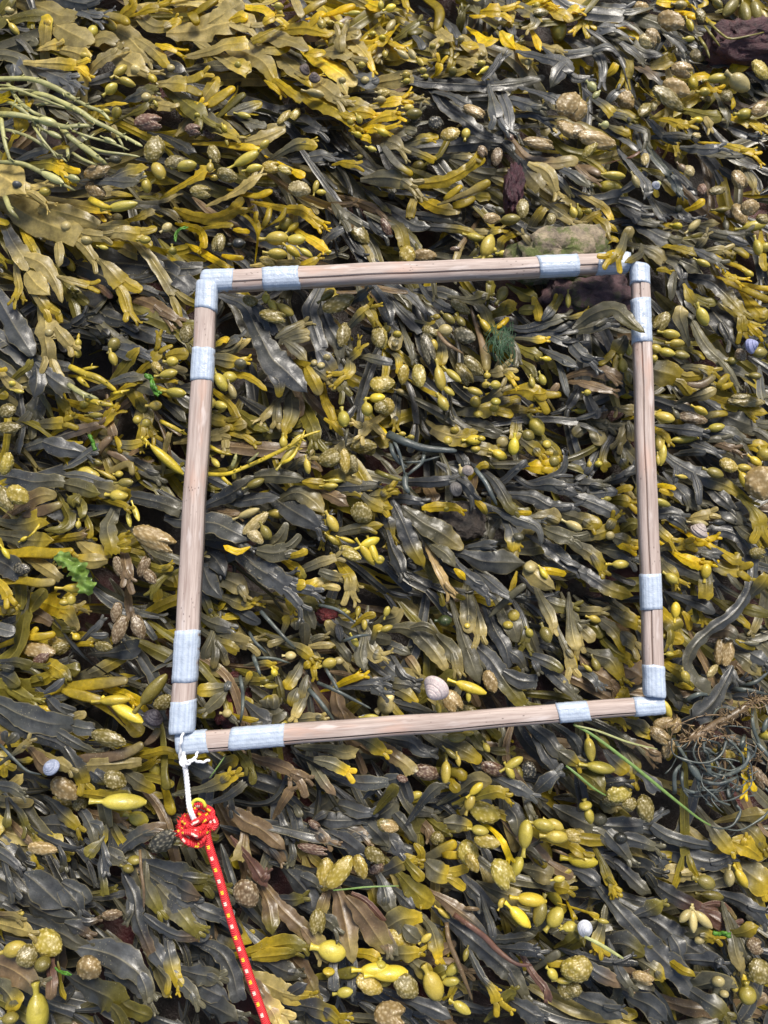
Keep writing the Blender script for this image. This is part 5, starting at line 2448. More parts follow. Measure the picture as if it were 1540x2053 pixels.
def wart_mesh(name, seed, nw=150, notch=False):
    r_ = np.random.default_rng(seed)
    nr, M = 60, 56
    th = np.linspace(0, math.pi, nr)
    i = np.arange(nw) + .5
    ph = np.arccos(1 - 2 * i / nw); az = math.pi * (1 + 5 ** .5) * i
    D = np.stack([np.cos(ph), np.sin(ph) * np.cos(az), np.sin(ph) * np.sin(az)], 1) + r_.normal(0, .09, (nw, 3))
    D /= np.linalg.norm(D, axis=1)[:, None]
    amp = r_.uniform(.3, 1.25, nw)
    V, Cc = [], []
    for t in th:
        for j in range(M):
            a = 2 * math.pi * j / M
            d = np.array([-math.cos(t), math.sin(t) * math.cos(a), math.sin(t) * math.sin(a)])
            q = np.arccos(np.clip(D @ d, -1, 1))
            k = np.max(amp * np.exp(-(q / .085) ** 2))
            x = d[0] * .5
            taper = 1 - .25 * max(0, x * 2) ** 2 * (1 if not notch else 0)
            lump = 1 + .07 * math.sin(3 * a + seed) * math.sin(t * 2 + seed) + .05 * math.sin(5 * a + 2 * seed + t * 3)
            rr = .5 * (1 + (.085 * k)) * lump
            v = np.array([x * (1 + .05 * k), d[1] * rr * taper, d[2] * rr * taper])
            if notch and x > 0:
                v[0] -= .22 * math.exp(-(v[1] / .16) ** 2) * x * 2
            V.append(v); Cc.append(min(1, k * 1.0))
    V = np.array(V)
    sn = np.abs(V[:, 0] + .5) < .03
    me = bpy.data.meshes.new(name); me.from_pydata(V.tolist(), [], ring_faces(nr, M, True))
    me.polygons.foreach_set('use_smooth', np.ones(len(me.polygons), dtype=bool)); me.materials.append(M_WART)
    a = me.color_attributes.new('Col', 'FLOAT_COLOR', 'POINT')
    c = np.ones((len(V), 4), dtype=np.float32); c[:, :3] = np.array(Cc)[:, None]
    a.data.foreach_set('color', c.ravel())
    return me

POD = [pod_mesh("air_bladder", M_POD, True, t) for t in (0.0, .18, -.15)]
BUMP = pod_mesh("blade_bladder", M_POD, False, 0.0)
WART = [wart_mesh("receptacle", s, n, q) for s, n, q in ((1, 150, False), (2, 110, False), (3, 190, False), (4, 140, True))]

for q in pods:
    d2 = np.hypot(*(SXY - q['p']).T)
    near = d2 < max(14, .45 * q['W'])
    zmax = SZ[near].max() if near.any() else 0.034
    zmax = min(zmax, 0.048)
    if q['k'] == 'E':
        i = int(np.argmin(d2 - SZ * 400))
        j = int(np.argmin(np.where(near, -SZ * 1000 + d2 * .05, d2)))
        q['plant'] = int(SP[j]); q['z'] = SZ[j] + .0005
    else:
        q['plant'] = int(SP[np.argmin(d2)])
        q['z'] = zmax + .28 * q['W'] * mpp(.04)
    plants[q['plant']]['pods'].append(q)

def place_pod(q, parent, origin):
    m = mpp(q['z'])
    pos = at(q['p'][0], q['p'][1], q['z'])
    if q['k'] == 'E':
        me, name, s = BUMP, "air_bladder", (q['L'] * m, q['L'] * m, .75 * q['L'] * m)
    elif q['k'] == 'V':
        me, name, s = POD[rng.integers(0, 3)], "air_bladder", (1.03 * q['L'] * m, 1.0 * q['W'] * m, .85 * q['W'] * m)
    else:
        me, name, s = WART[rng.integers(0, 4)], "receptacle", (.95 * q['L'] * m, .90 * q['W'] * m, .58 * q['W'] * m)
    o = bpy.data.objects.new(name, me)
    c = np.array(PODC.get(q['tone'], TONE[q['tone']])) * float(np.exp(rng.normal(0, .14)))
    if q['tone'] in 'yY': c = c * np.array([1.0, 1.0 + rng.uniform(-.06, .06), 1.0])
    o.color = (*np.clip(c, 0, .85), 1)
    link(o, parent)
    o.location = pos - np.asarray(origin)
    o.rotation_euler = Euler((rng.uniform(0, 6.28) if q['k'] != 'W' else rng.uniform(-.5, .5), rng.uniform(-.25, .25) if q['k'] != 'E' else 0, -math.radians(q['a'])), 'XYZ')
    o.scale = s
    return o

# ------------------------------------------------------------------ labels
LM = [("the square's top left corner", 417, 565), ("the square's top right corner", 1281, 525), ("the square's bottom right corner", 1313, 1413),
      ("the square's bottom left corner", 365, 1489), ("the top rod's middle", 840, 545), ("the left rod's middle", 390, 1020),
      ("the right rod's middle", 1297, 960), ("the bottom rod's middle", 840, 1450), ("the square's centre", 830, 1000), ("the white snail", 873, 1385),
      ("the red rope knot", 395, 1650), ("the red rope's lower stretch", 490, 1910), ("the blue grey snail", 100, 1538), ("the mossy stone", 1110, 480),
      ("the sea lettuce", 150, 1150), ("the dark green tuft", 1000, 690), ("the egg wrack tangle", 1430, 1530), ("the yellow egg wrack", 110, 230),
      ("the paired brown snails", 632, 148), ("the red rock patch", 1490, 90), ("the small white snail", 1174, 1862), ("the pinkish snail", 1405, 1060),
      ("the purple rock", 1030, 380), ("the long grass blade", 1260, 1560), ("the looping strap", 1400, 1290), ("the photo's bottom right corner", 1540, 2053),
      ("the photo's bottom left corner", 0, 2053), ("the photo's top edge", 900, 0), ("the photo's bottom edge", 850, 2053), ("the photo's left edge", 0, 850),
      ("the dark snail", 308, 1436), ("the photo's top left corner", 0, 0), ("the blue shell", 1506, 692), ("the photo's right edge", 1540, 850)]
def place_words(x, y, skip=0):
    o = sorted(LM, key=lambda l: math.hypot(l[1] - x, l[2] - y))[skip]
    dx, dy = x - o[1], y - o[2]
    d = math.hypot(dx, dy)
    near = "just " if d < 70 else ("well " if d > 150 else "")
    if "edge" in o[0] or "corner" in o[0] and "photo" in o[0]:
        return ("close to " if d < 120 else "some way in from ") + o[0]
    if d < 28: return "right beside " + o[0]
    a = math.degrees(math.atan2(dy, dx))
    rel = ["right of", "below right of", "below", "below left of", "left of", "above left of", "above", "above right of"][int(((a + 22.5) % 360) // 45)]
    return near + rel + " " + o[0]
TW = {'k': 'near-black', 's': 'slate grey', 'g': 'grey-olive', 'o': 'olive', 't': 'pale tan', 'y': 'yellow-olive', 'Y': 'bright yellow', 'b': 'brown',
      'r': 'reddish', 'p': 'pale green', 'x': 'blue-grey', 'n': 'tan', 'S': 'slate grey', 'G': 'green'}
NUM = ["no", "one", "two", "three", "four", "five", "six", "seven", "eight", "nine", "ten"]
ORD = ["first", "second", "third", "fourth", "fifth", "sixth"]
def plant_label(p, level):
    b = p['blades'][0]; r = b['br'][0]
    tone = TW[r['tone'][0]]
    if len(r['tone']) > 1: tone = TW[r['tone'][0]].split()[-1] + "-to-" + TW[r['tone'][-1]].split()[-1]
    nbr = sum(len(x['br']) for x in p['blades'])
    kind = "single-bladed frond" if nbr == 1 else ("forked frond" if nbr <= 3 else "branching frond")
    nv = sum(q['k'] != 'W' for q in p['pods']); nw = sum(q['k'] == 'W' for q in p['pods'])
    f = []
    if nv: f.append((NUM[nv] if nv <= 10 else "many") + (" bladder" if nv == 1 else " bladders"))
    if nw: f.append((NUM[nw] if nw <= 10 else "many") + (" warty tip" if nw == 1 else " warty tips"))
    s = f"{tone} {kind}"
    if level >= 1 and f: s += " with " + " and ".join(f)
    elif level >= 1:
        d = ["right", "down right", "down", "down left", "left", "up left", "up", "up right"][int(((b['dir'] + 22.5) % 360) // 45)]
        s += " pointing " + d
    return s + " " + place_words(p['cx'], p['cy'])
labs = {}
for p in plants:
    p['label'] = plant_label(p, 1)
for p in plants:
    if len(p['label'].split()) > 16: p['label'] = plant_label(p, 0)
for p in plants:
    labs.setdefault(p['label'], []).append(p)
for k_, v_ in labs.items():
    if len(v_) > 1:
        v_.sort(key=lambda p: p['cx'])
        for i, p in enumerate(v_):
            p['label'] = plant_label(p, 0) + (", the left one" if i == 0 else f", {ORD[min(i, 5)]} from left")

for p in plants:
    e = empty("bladder_wrack", p['loc'], p['label'], "seaweed", "bladder wrack fronds lying over the rock")
    p['obj'] = e
    for acc in p['meshes']:
        if acc.n == 0: continue
        mesh_obj("blade", np.vstack(acc.v), acc.f, M_BLADE, e, p['loc'], np.vstack(acc.c))
    for q in p['pods']:
        if q['tone'] in 'px' : continue
        place_pod(q, e, p['loc'])

# ------------------------------------------------------------------ egg wrack strands (round stems) with their egg-shaped bladders
kpl = []
for s in strands:
    best = None
    for k_ in kpl:
        d = np.min(np.hypot(*(k_['samples'] - s['pts'][0]).T))
        if d < 14 and len(k_['s']) < 6 and k_['tone'] == s['tone']: best = k_; break
    smp = catmull(s['pts'], 6)
    if best: best['s'].append(s); best['samples'] = np.vstack([best['samples'], smp])
    else: kpl.append(dict(s=[s], samples=smp, tone=s['tone']))
used_lab = {}
for k_ in kpl:
    z0 = {'p': .050, 'y': .046, 'x': .047, 'o': .045, 'b': .047, 'g': .048, 'r': .049}.get(k_['tone'], .046)
    loc = at(*k_['s'][0]['pts'][0], z0 - .01)
    cx, cy = k_['samples'].mean(0)
    thin = k_['s'][0]['w'] < 7
    lab = f"{'thin' if thin else 'thick'} {'forked' if len(k_['s']) > 1 else 'round'} {TW[k_['tone']]} egg wrack {place_words(cx, cy)}"
    if lab in used_lab:
        used_lab[lab] += 1
        lab = lab.replace(' egg wrack', ' egg wrack strand').replace('round', ['long', 'gently curved', 'lower', 'small', 'bent'][min(used_lab[lab] - 1, 4)] + ' round')
    used_lab[lab] = 0
    e = empty("egg_wrack", loc, lab, "seaweed", "egg wrack strands")
    for s in k_['s']:
        acc = Acc()
        P = catmull(s['pts'], 7)
        N = len(P); t = np.linspace(0, 1, N)
        zz = z0 + rng.uniform(-.003, .003) - .012 * (1 - smooth(t, 0, .2)) + .002 * np.sin(t * 9 + rng.uniform(0, 6)) - .004 * smooth(t, .8, 1)
        P3 = at_many(P, zz)
        R = s['w'] * .54 * mpp(.04) * (1.05 - .40 * smooth(t, .5, 1)) * (1 + .06 * np.sin(t * N / 3.1 + rng.uniform(0, 6)))
        R[-1] *= .4
        col = np.array(TONE[s['tone']]) * float(np.exp(rng.normal(0, .1)))
        col = np.repeat(col[None], N, 0) * (1 + .15 * np.sin(t * 7))[:, None]
        tube(acc, P3, R, col, .2, 8, .65)
        if s['tone'] in 'py' and s['w'] > 6:                       # little side shoots
            for q in range(int(N * .25)):
                i = rng.integers(2, N - 2); sd = rng.choice([-1, 1])
                T = P[i + 1] - P[i - 1]; T = T / (np.hypot(*T) + 1e-9)
                a = sd * rng.uniform(.5, 1.1)
                d = np.array([T[0] * math.cos(a) - T[1] * math.sin(a), T[0] * math.sin(a) + T[1] * math.cos(a)])
                ln = rng.uniform(4, 13)
                PP = np.array([P[i], P[i] + d * ln * .5, P[i] + d * ln])
                tube(acc, at_many(PP, np.array([zz[i], zz[i] + .002, zz[i] + .003])), np.array([1, .9, .5]) * .0010 * rng.uniform(.7, 1.3), col[i] * 1.05, .2, 5)
        if s['tone'] == 'b' and s['w'] > 12:                        # bristly old stem
            for q in range(190):
                i = rng.integers(1, N - 1)
                d = rng.normal(0, 1, 2); d /= np.hypot(*d); ln = rng.uniform(8, 30)
                PP = np.array([P[i], P[i] + d * ln * .5 + rng.normal(0, 3, 2), P[i] + d * ln])
                tube(acc, at_many(PP, zz[i] + np.array([0, .004, .002]) * rng.uniform(-1, 1.6)), np.array([.0009, .0007, .0004]), col[i] * rng.uniform(.8, 1.8), .2, 4)
        mesh_obj("stem", np.vstack(acc.v), acc.f, M_BLADE, e, loc, np.vstack(acc.c))
    k_['obj'], k_['loc'], k_['z'] = e, loc, z0
tl = at(1450, 1530, .04)
tangle = empty("egg_wrack", tl, "tangle of thin looping blue-grey egg wrack stems below right of the square", "seaweed", "egg wrack strands")
for i in range(44):
    c0 = np.array([1450 + rng.normal(0, 34), 1535 + rng.normal(0, 34)]); r0 = rng.uniform(22, 85); a0 = rng.uniform(0, 6.28); da = rng.uniform(1.2, 3.4) * rng.choice([-1, 1])
    aa = a0 + da * np.linspace(0, 1, 6)
    P = catmull(c0 + np.c_[np.cos(aa), np.sin(aa) * .8] * r0 * np.linspace(.8, 1.15, 6)[:, None] + rng.normal(0, 3, (6, 2)), 6)
    N = len(P); t = np.linspace(0, 1, N)
    acc = Acc(); brown = rng.random() < .3
    col = np.array(TONE['b'] if brown else TONE['x']) * rng.uniform(.7, 1.4)
    R = (rng.uniform(0.8, 1.8) if brown else rng.uniform(1.2, 3.2)) * mpp(.04) * (1 - .5 * t)
    if not brown: R = R * (1 + 1.0 * np.exp(-((t - rng.uniform(.3, .8)) / .05) ** 2))
    tube(acc, at_many(P, rng.uniform(.030, .055) + .004 * np.sin(t * 6 + i)), R, col, .2, 7, .85)
    if brown:
        for q in range(10):
            j = rng.integers(1, N - 1); d = rng.normal(0, 7, 2)
            tube(acc, at_many(np.array([P[j], P[j] + d * .5 + rng.normal(0, 1.5, 2), P[j] + d]), .05 + rng.uniform(-.004, .006, 3)), np.array([.0007, .0005, .0003]), col * 1.6, .2, 4)
    mesh_obj("stem", np.vstack(acc.v), acc.f, M_BLADE, tangle, tl, np.vstack(acc.c))
for q in pods:
    if q['tone'] in 'px' and q['k'] == 'V':
        kk = min(kpl, key=lambda k_: np.min(np.hypot(*(k_['samples'] - q['p']).T)))
        q['z'] = kk['z'] + .001
        place_pod(q, kk['obj'], kk['loc'])

# ------------------------------------------------------------------ weed below and around, too dense to count
GY = [[.8, .9, .6, .45], [.5, .4, .45, .5], [.6, .5, .3, .45], [.45, .4, .35, .45], [.12, .15, .45, .2]]
GD = [[0, 10, 25, 30], [50, 65, 55, 35], [15, 30, 30, 30], [25, 40, 50, 40], [45, 55, 40, 42]]
def field(g, x, y):
    u = np.clip((x - 190) / 385, 0, 2.999); v = np.clip((y - 200) / 400, 0, 3.999)
    i, j = int(v), int(u); fu, fv = u - j, v - i
    return (g[i][j] * (1 - fu) + g[i][j + 1] * fu) * (1 - fv) + (g[i + 1][j] * (1 - fu) + g[i + 1][j + 1] * fu) * fv
fill = Acc()
def fill_frond(x, y, zb, big=1.0):
    yel = field(GY, x, y)
    a = math.radians(field(GD, x, y) + rng.normal(0, 30))
    ln = rng.uniform(90, 230) * big; wd = rng.uniform(13, 32) * big
    u = rng.random()
    if u < yel * .75: tone = rng.choice(['oy', 'gy', 'ty', 'y', 'o', 'gt'])
    else: tone = rng.choice(['s', 's', 'k', 'g', 'go', 's', 'sg', 'b'])
    tone = str(tone)
    c = rng.normal(0, .35)
    p0 = np.array([x, y]); d0 = np.array([math.cos(a), math.sin(a)]); d1 = np.array([math.cos(a + c), math.sin(a + c)])
    p1 = p0 + d0 * ln * .5; p2 = p1 + d1 * ln * .5
    val = float(np.exp(rng.normal(0, .15)))
    rl = rng.normal(0, .4)
    zt = zb + rng.uniform(.002, .010)
    forks = rng.random() < .75
    ribbon(fill, [p0, p1, p2], [wd * .5, wd, wd * 1.1], tone, 'c' if forks else 'r', zb, zt, rl, rl + rng.normal(0, .3), .005, True, True, val, t1=.6 if forks else 1)
    if forks:
        for sg in (-1, 1):
            b = a + c + sg * rng.uniform(.3, .7)
            e = p2 + np.array([-d1[1], d1[0]]) * sg * wd * .25 - d1 * wd * .2
            l2 = rng.uniform(35, 80) * big
            db = np.array([math.cos(b), math.sin(b)])
            ribbon(fill, [e, e + (d1 + db) * .25 * l2, e + (d1 * .3 + db * .7) * l2], [wd * .55, wd * .75, wd * .6], tone, 'n' if rng.random() < .5 else 'r', zt, zt + rng.uniform(-.004, .006),
                   rl, rl + rng.normal(0, .4), .003, False, True, val, t0=.5, t1=1)
for i in range(1300):
    fill_frond(rng.uniform(-60, 1600), rng.uniform(-60, 2110), rng.uniform(-.062, .000))
n_out = 0
while n_out < 1500:
    x, y = rng.uniform(-560, 2100), rng.uniform(-520, 2560)
    if -50 < x < 1590 and -50 < y < 2100: continue
    n_out += 1
    far = max(-x, x - 1540, -y, y - 2053)
    fill_frond(x, y, rng.uniform(-.05, .040 if far > 320 else .000), 1.3)
o = mesh_obj("seaweed_underlayer", np.vstack(fill.v), fill.f, M_BLADE, None, None, np.vstack(fill.c))
tag(o, "dense mass of dark and olive seaweed below the top fronds", "seaweed", None, "stuff")

# ------------------------------------------------------------------ the wooden quadrat
ZR = 0.062
def cross(a, b, n, y0, y1, k=12):
    ys = (y0 + y1) / 2 - (y1 - y0) / 2 * np.cos(np.linspace(0, math.pi, k))
    top = b * np.clip(1 - np.abs(ys / a) ** n, 0, 1) ** (1 / n)
    P = [(y, z) for y, z in zip(ys, top)] + [(y, -z) for y, z in zip(ys[::-1], top[::-1])]
    return np.array(P)
def extrude(sec_fn, xs):
    secs = [sec_fn(x) for x in xs]
    M = len(secs[0])
    V = np.vstack([np.c_[np.full(M, x), s] for x, s in zip(xs, secs)])
    return V, ring_faces(len(xs), M, True)
RODS = [  # start px, end px, width start/end, seam (fraction across, from the upper/left side), tape bands along, label
    ((408, 565), (1258, 527), 45, 41, .70, [(0, .070), (.140, .227), (.786, .882), (.928, 1)], "top wooden rod with a dark lengthwise seam"),
    ((416, 570), (365, 1467), 43, 47, None, [(0, .064), (.157, .233), (.789, .895), (.934, 1)], "left wooden rod without a seam"),
    ((1282, 534), (1312, 1394), 37, 39, .36, [(0, .047), (.088, .193), (.734, .813), (.936, 1)], "right wooden rod with a dark lengthwise seam"),
    ((358, 1490), (1326, 1413), 41, 34, .80, [(0, .060), (.110, .218), (.785, .848), (.942, 1)], "bottom wooden rod, slimmer toward its right end")]
fl = at(850, 1000, ZR)
frame = empty("quadrat_frame", fl, "square frame of four weathered wooden rods bound with pale blue tape", "quadrat")
for ri, (pa, pb, wa, wb, seam, bands, lab) in enumerate(RODS):
    zc = ZR + (0.004 if ri in (1, 2) else 0.0)
    A, B = at(*pa, zc), at(*pb, zc)
    d = B - A; L = float(np.linalg.norm(d))
    rz = math.atan2(d[1], d[0])
    m = mpp(zc)
    ha = lambda x: (wa + (wb - wa) * x / L) * .5 * m
    nexp = 2.7
    xs = np.linspace(0.001, L - .001, 60)
    wig = rng.uniform(0, 6, 4)
    def sec(y0f, y1f):
        def f(x):
            a = ha(x); b = a * .82
            s = cross(a, b, nexp, a * y0f, a * y1f)
            s[:, 0] += .0005 * math.sin(x * 21 + wig[0]) + .0003 * math.sin(x * 57 + wig[1])
            return s
        return f
    # local +Y is to the left of the direction of travel; seam counted from the upper or left side
    if seam is None: parts = [(-1, 1)]
    else:
        ys = 1 - 2 * seam if ri in (0, 3) else -1 + 2 * seam
        g = .07
        lo, hi = (-1, ys - g), (ys + g, 1)
        parts = [hi, lo] if (1 - ys) > (ys + 1) else [lo, hi]
    V, F = extrude(sec(*parts[0]), xs)
    rod = mesh_obj("wooden_rod", V, F, M_WOOD, frame)
    rod.location = A - fl
    rod.rotation_euler = (0, 0, rz)
    rod["label"] = lab
    for pr in parts[1:]:
        V, F = extrude(sec(*pr), xs)
        V[:, 2] -= .0009
        mesh_obj("wood_strip", V, F, M_WOOD, rod)
    for b0, b1 in bands:
        x0, x1 = b0 * L, b1 * L
        if b0 == 0: x0 = -.0012
        if b1 == 1: x1 = L + .0012
        K = 32
        ths = np.arange(K) / K * 2 * math.pi
        nx = 12
        j0 = np.cumsum(rng.normal(0, .0004, K)); j0 -= np.linspace(j0[0], j0[-1], K); j1 = np.cumsum(rng.normal(0, .0004, K)); j1 -= np.linspace(j1[0], j1[-1], K)
        skew = rng.normal(0, .0012)
        VV, CC = [], []
        for i in range(nx):
            f = i / (nx - 1)
            xx = x0 + (x1 - x0) * f
            a = ha(min(max(xx, 0), L)) + .0007; b = a * .82 + .0004
            lift = 1 + .012 * rng.normal()
            if (b0 == 0 and i == 0) or (b1 == 1 and i == nx - 1): lift = .93
            if b0 == 0 and i == 0 or b1 == 1 and i == nx - 1: jj = 0.4
            else: jj = 1.0
            for q, t_ in enumerate(ths):
                cy, sy = math.cos(t_), math.sin(t_)
                y = a * np.sign(cy) * abs(cy) ** (2 / nexp); z = b * np.sign(sy) * abs(sy) ** (2 / nexp)
                VV.append((xx + ((1 - f) * j0[q] + f * j1[q]) * jj + skew * cy, y * lift, z * lift))
                CC.append(q / K)
        CC = np.array(CC)
        mesh_obj("tape_band", VV, ring_faces(nx, K, True), M_TAPE, rod, None, np.repeat(CC[:, None], 3, 1))

# ------------------------------------------------------------------ red cord, its knot and the white string
def rope_material():
    k = NT("red braided cord")
    at_ = k.n("ShaderNodeAttribute", attribute_name='Col')
    sp = k.n("ShaderNodeSeparateColor"); k.l(at_.outputs["Color"], sp.inputs[0])
    u, v = sp.outputs[0], sp.outputs[1]
    v6 = k.math('ADD', k.math('MULTIPLY', v, 3.0), 0.75)
    vc = k.math('FLOOR', v6)
    uu = k.math('ADD', k.math('MULTIPLY', u, 2.0), k.math('MULTIPLY', vc, 0.5))
    fu = k.math('ABSOLUTE', k.math('SUBTRACT', k.math('FRACT', uu), 0.5))
    fv = k.math('ABSOLUTE', k.math('SUBTRACT', k.math('FRACT', v6), 0.5))
    mk = k.math('MULTIPLY', k.math('LESS_THAN', k.math('ADD', fu, k.math('MULTIPLY', k.noise(160, 2), 0.10)), 0.22), k.math('LESS_THAN', k.math('ADD', fv, k.math('MULTIPLY', k.noise(230, 2), 0.12)), 0.23))
    par = k.math('MODULO', k.math('ABSOLUTE', k.math('FLOOR', uu)), 2.0)
    fl_ = k.mix(par, (0.85, 0.60, 0.03), (0.85, 0.66, 0.55))
    br = k.math('SINE', k.math('ADD', k.math('MULTIPLY', u, 75.0), k.math('MULTIPLY', k.math('ABSOLUTE', k.math('SUBTRACT', k.math('FRACT', v6), 0.5)), 9.0)))
    red = k.mix(k.math('ADD', k.math('MULTIPLY', br, 0.5), 0.5), (0.58, 0.010, 0.018), (0.86, 0.05, 0.055))
    k.l(k.mix(mk, red, fl_), k.b.inputs["Base Color"])
    k.b.inputs["Roughness"].default_value = 0.55
    k.l(k.bump(br, 0.6, 0.0008), k.b.inputs["Normal"])
    return k.m
M_ROPE = rope_material()
def cord(name, P, z, rpx, mat, parent, loc, flat=1.0, M=24):
    P = catmull(np.array(P, float), 3.0)
    zz = np.interp(np.linspace(0, 1, len(P)), np.linspace(0, 1, len(z)), z)
    P3 = at_many(P, zz)
    N = len(P3)
    acc = Acc(); tube(acc, P3, rpx * mpp(.06), np.array([1, 1, 1.]), 1, M, flat)
    s = np.r_[0, np.cumsum(np.hypot(*np.diff(P, axis=0).T))] / 47.0
    cc = np.ones((N, M, 3)); cc[:, :, 0] = s[:, None]; cc[:, :, 1] = (np.arange(M) / M)[None]
    return mesh_obj(name, np.vstack(acc.v), acc.f, mat, parent, loc, cc.reshape(-1, 3))
rl = at(400, 1660, .05)
rope = empty("red_rope", rl, "red braided cord with yellow and white flecks, knotted at its upper end", "rope")
cord("rope_length", [(412, 1650), (418, 1690), (438, 1755), (462, 1840), (485, 1910), (510, 1985), (533, 2050), (570, 2160), (640, 2330)], [.066, .064, .060, .058, .058, .060, .06, .055, .05], 7.8, M_ROPE, rope, rl)
kn = [[(372, 1632), (360, 1652), (368, 1672), (392, 1684), (415, 1676), (424, 1655), (412, 1636), (392, 1628), (374, 1634)],
      [(378, 1622), (400, 1612), (424, 1626), (432, 1642), (420, 1656), (398, 1654), (384, 1644), (378, 1628)],
      [(364, 1640), (380, 1650), (402, 1648), (424, 1640), (434, 1650), (426, 1664)],
      [(362, 1660), (376, 1680), (396, 1692), (408, 1682), (402, 1664), (384, 1656), (366, 1650)],
      [(392, 1616), (388, 1634), (396, 1656), (408, 1672)],
      [(356, 1664), (372, 1690), (398, 1700), (412, 1690)],
      [(370, 1645), (386, 1662), (404, 1660), (416, 1646)], [(380, 1670), (390, 1652), (406, 1640), (418, 1630)], [(366, 1668), (384, 1672), (400, 1678), (414, 1668)]]
for i, p_ in enumerate(kn):
    p_ = [(394 + (x_ - 394) * .92 + rng.normal(0, 1.6), 1652 + (y_ - 1652) * .92 + rng.normal(0, 1.6)) for x_, y_ in p_]
    cord("knot_loop", p_, [.060 + .003 * i, .066 + .003 * i, .060 + .004 * (i % 3)], 5.6, M_ROPE, rope, rl)
M_YEL = simple_material("yellow cord fibre", (.62, .55, .05), .6)
cord("yellow_fibre_loop", [(384, 1618), (388, 1607), (398, 1603), (408, 1608), (412, 1618)], [.078, .082, .078], 3.2, M_YEL, rope, rl, 1, 8)
acc = Acc()
for i in range(260):
    a = rng.uniform(0, 6.28); r0 = rng.uniform(12, 30)
    c0 = np.array([388 + r0 * math.cos(a), 1662 + r0 * .8 * math.sin(a)])
    d = np.array([math.cos(a), math.sin(a)]) * rng.uniform(4, 17) + rng.normal(0, 4, 2)
    if c0[0] + d[0] > 425: continue
    tube(acc, at_many(np.array([c0, c0 + d * .5 + rng.normal(0, 1.5, 2), c0 + d]), np.array([.064, .066, .062])), np.array([.0006, .0005, .0003]), np.array([.7, .02, .02]), .2, 4)
M_FRAY = simple_material("frayed red fibre", (.66, .02, .02), .7)
mesh_obj("frayed_fibres", np.vstack(acc.v), acc.f, M_FRAY, rope, rl)

M_STR = simple_material("white twine", (.78, .78, .80), .7, 900, .15)
sl = at(376, 1560, .06)
string = empty("white_string", sl, "white twisted string tying the frame's corner to the red cord", "string")
def twist(P, z, rpx, amp, turns, ph):
    P = catmull(np.array(P, float), 1.6); N = len(P); t = np.linspace(0, 1, N)
    zz = np.interp(t, np.linspace(0, 1, len(z)), z)
    T = np.gradient(P, axis=0); T /= np.hypot(*T.T)[:, None]
    pr = np.c_[-T[:, 1], T[:, 0]]
    P2 = P + pr * (amp * np.sin(t * turns * 6.283 + ph))[:, None]
    P3 = at_many(P2, zz + amp * mpp(.06) * np.cos(t * turns * 6.283 + ph))
    acc = Acc(); tube(acc, P3, rpx * mpp(.06), np.array([1, 1, 1.]), 1, 8)
    return acc
main = [(366, 1508), (370, 1530), (374, 1560), (377, 1590), (380, 1618), (388, 1640), (394, 1652)]
for ph in (0, 2.1, 4.2):
    acc = twist(main, [.070, .074, .070, .070, .078, .086, .082], 3.0, 2.6, 7, ph)
    mesh_obj("strand", np.vstack(acc.v), acc.f, M_STR, string, sl)
for p_, z in (([(371, 1532), (385, 1523), (402, 1528), (420, 1524)], [.076, .080, .076, .070]),
              ([(370, 1536), (380, 1530), (392, 1518), (396, 1508)], [.076, .082, .078, .070]),
              ([(372, 1540), (362, 1528), (361, 1512), (362, 1490), (367, 1470)], [.076, .072, .078, .085, .078])):
    acc = twist(p_, z, 2.6, 1.0, 4, 1)
    mesh_obj("loose_end", np.vstack(acc.v), acc.f, M_STR, string, sl)

# ------------------------------------------------------------------ snails
def snail_mesh():
    nu, nv = 64, 48
    V = []
    for i in range(nu):
        q = i / (nu - 1)
        for j in range(nv):
            th = j / nv
            if q < .6:
                f = q / .6; r = f ** .55; z = .80 - .95 * f
            else:
                a = (q - .6) / .4 * math.pi / 2; r = math.cos(a) ** .9 if q < 1 else 0.001; z = -.15 - .72 * math.sin(a)
            ph = math.log(q / .6 + .06) / math.log(1.85) - th
            fr = ph - math.floor(ph)
            gr = math.exp(-(min(fr, 1 - fr) / .09) ** 2) * (1 if q < .62 else max(0, 1 - (q - .62) / .1))
            r = r * (1 - .13 * gr) + .0
            lip = .16 * math.exp(-((th - .5) / .16) ** 2) * math.exp(-((q - .72) / .16) ** 2)
            r *= 1 + lip
            V.append((r * math.cos(th * 2 * math.pi), r * math.sin(th * 2 * math.pi), z))
    return np.array(V), ring_faces(nu, nv, True)
def snail_material(name, lo, hi, freq=80, rough=.5):
    k = NT(name)
    co = k.coord("Object")
    n = k.noise(5, 5, .7, co); n2 = k.noise(22, 3, .6, co)
    sep = k.n("ShaderNodeSeparateXYZ"); k.l(co, sep.inputs[0])
    band = k.math('SINE', k.math('ADD', k.math('MULTIPLY', sep.outputs[2], 26.0), k.math('MULTIPLY', n, 5.0)))
    c = k.ramp(k.math('ADD', k.math('MULTIPLY', n, .7), k.math('MULTIPLY', band, .012)), .25, .6, (*lo, 1), (*hi, 1))
    c = k.mix(k.math('MULTIPLY', k.ramp(n2, .5, .62), .35), c, tuple(x * .55 for x in lo))
    k.l(c, k.b.inputs["Base Color"]); k.b.inputs["Roughness"].default_value = rough
    k.l(k.bump(k.math('ADD', k.math('MULTIPLY', band, .12), n2), .25, .02), k.b.inputs["Normal"])
    return k.m
SV, SF = snail_mesh()
M_FOOT = simple_material("dark snail lip", (.05, .035, .03), .4)
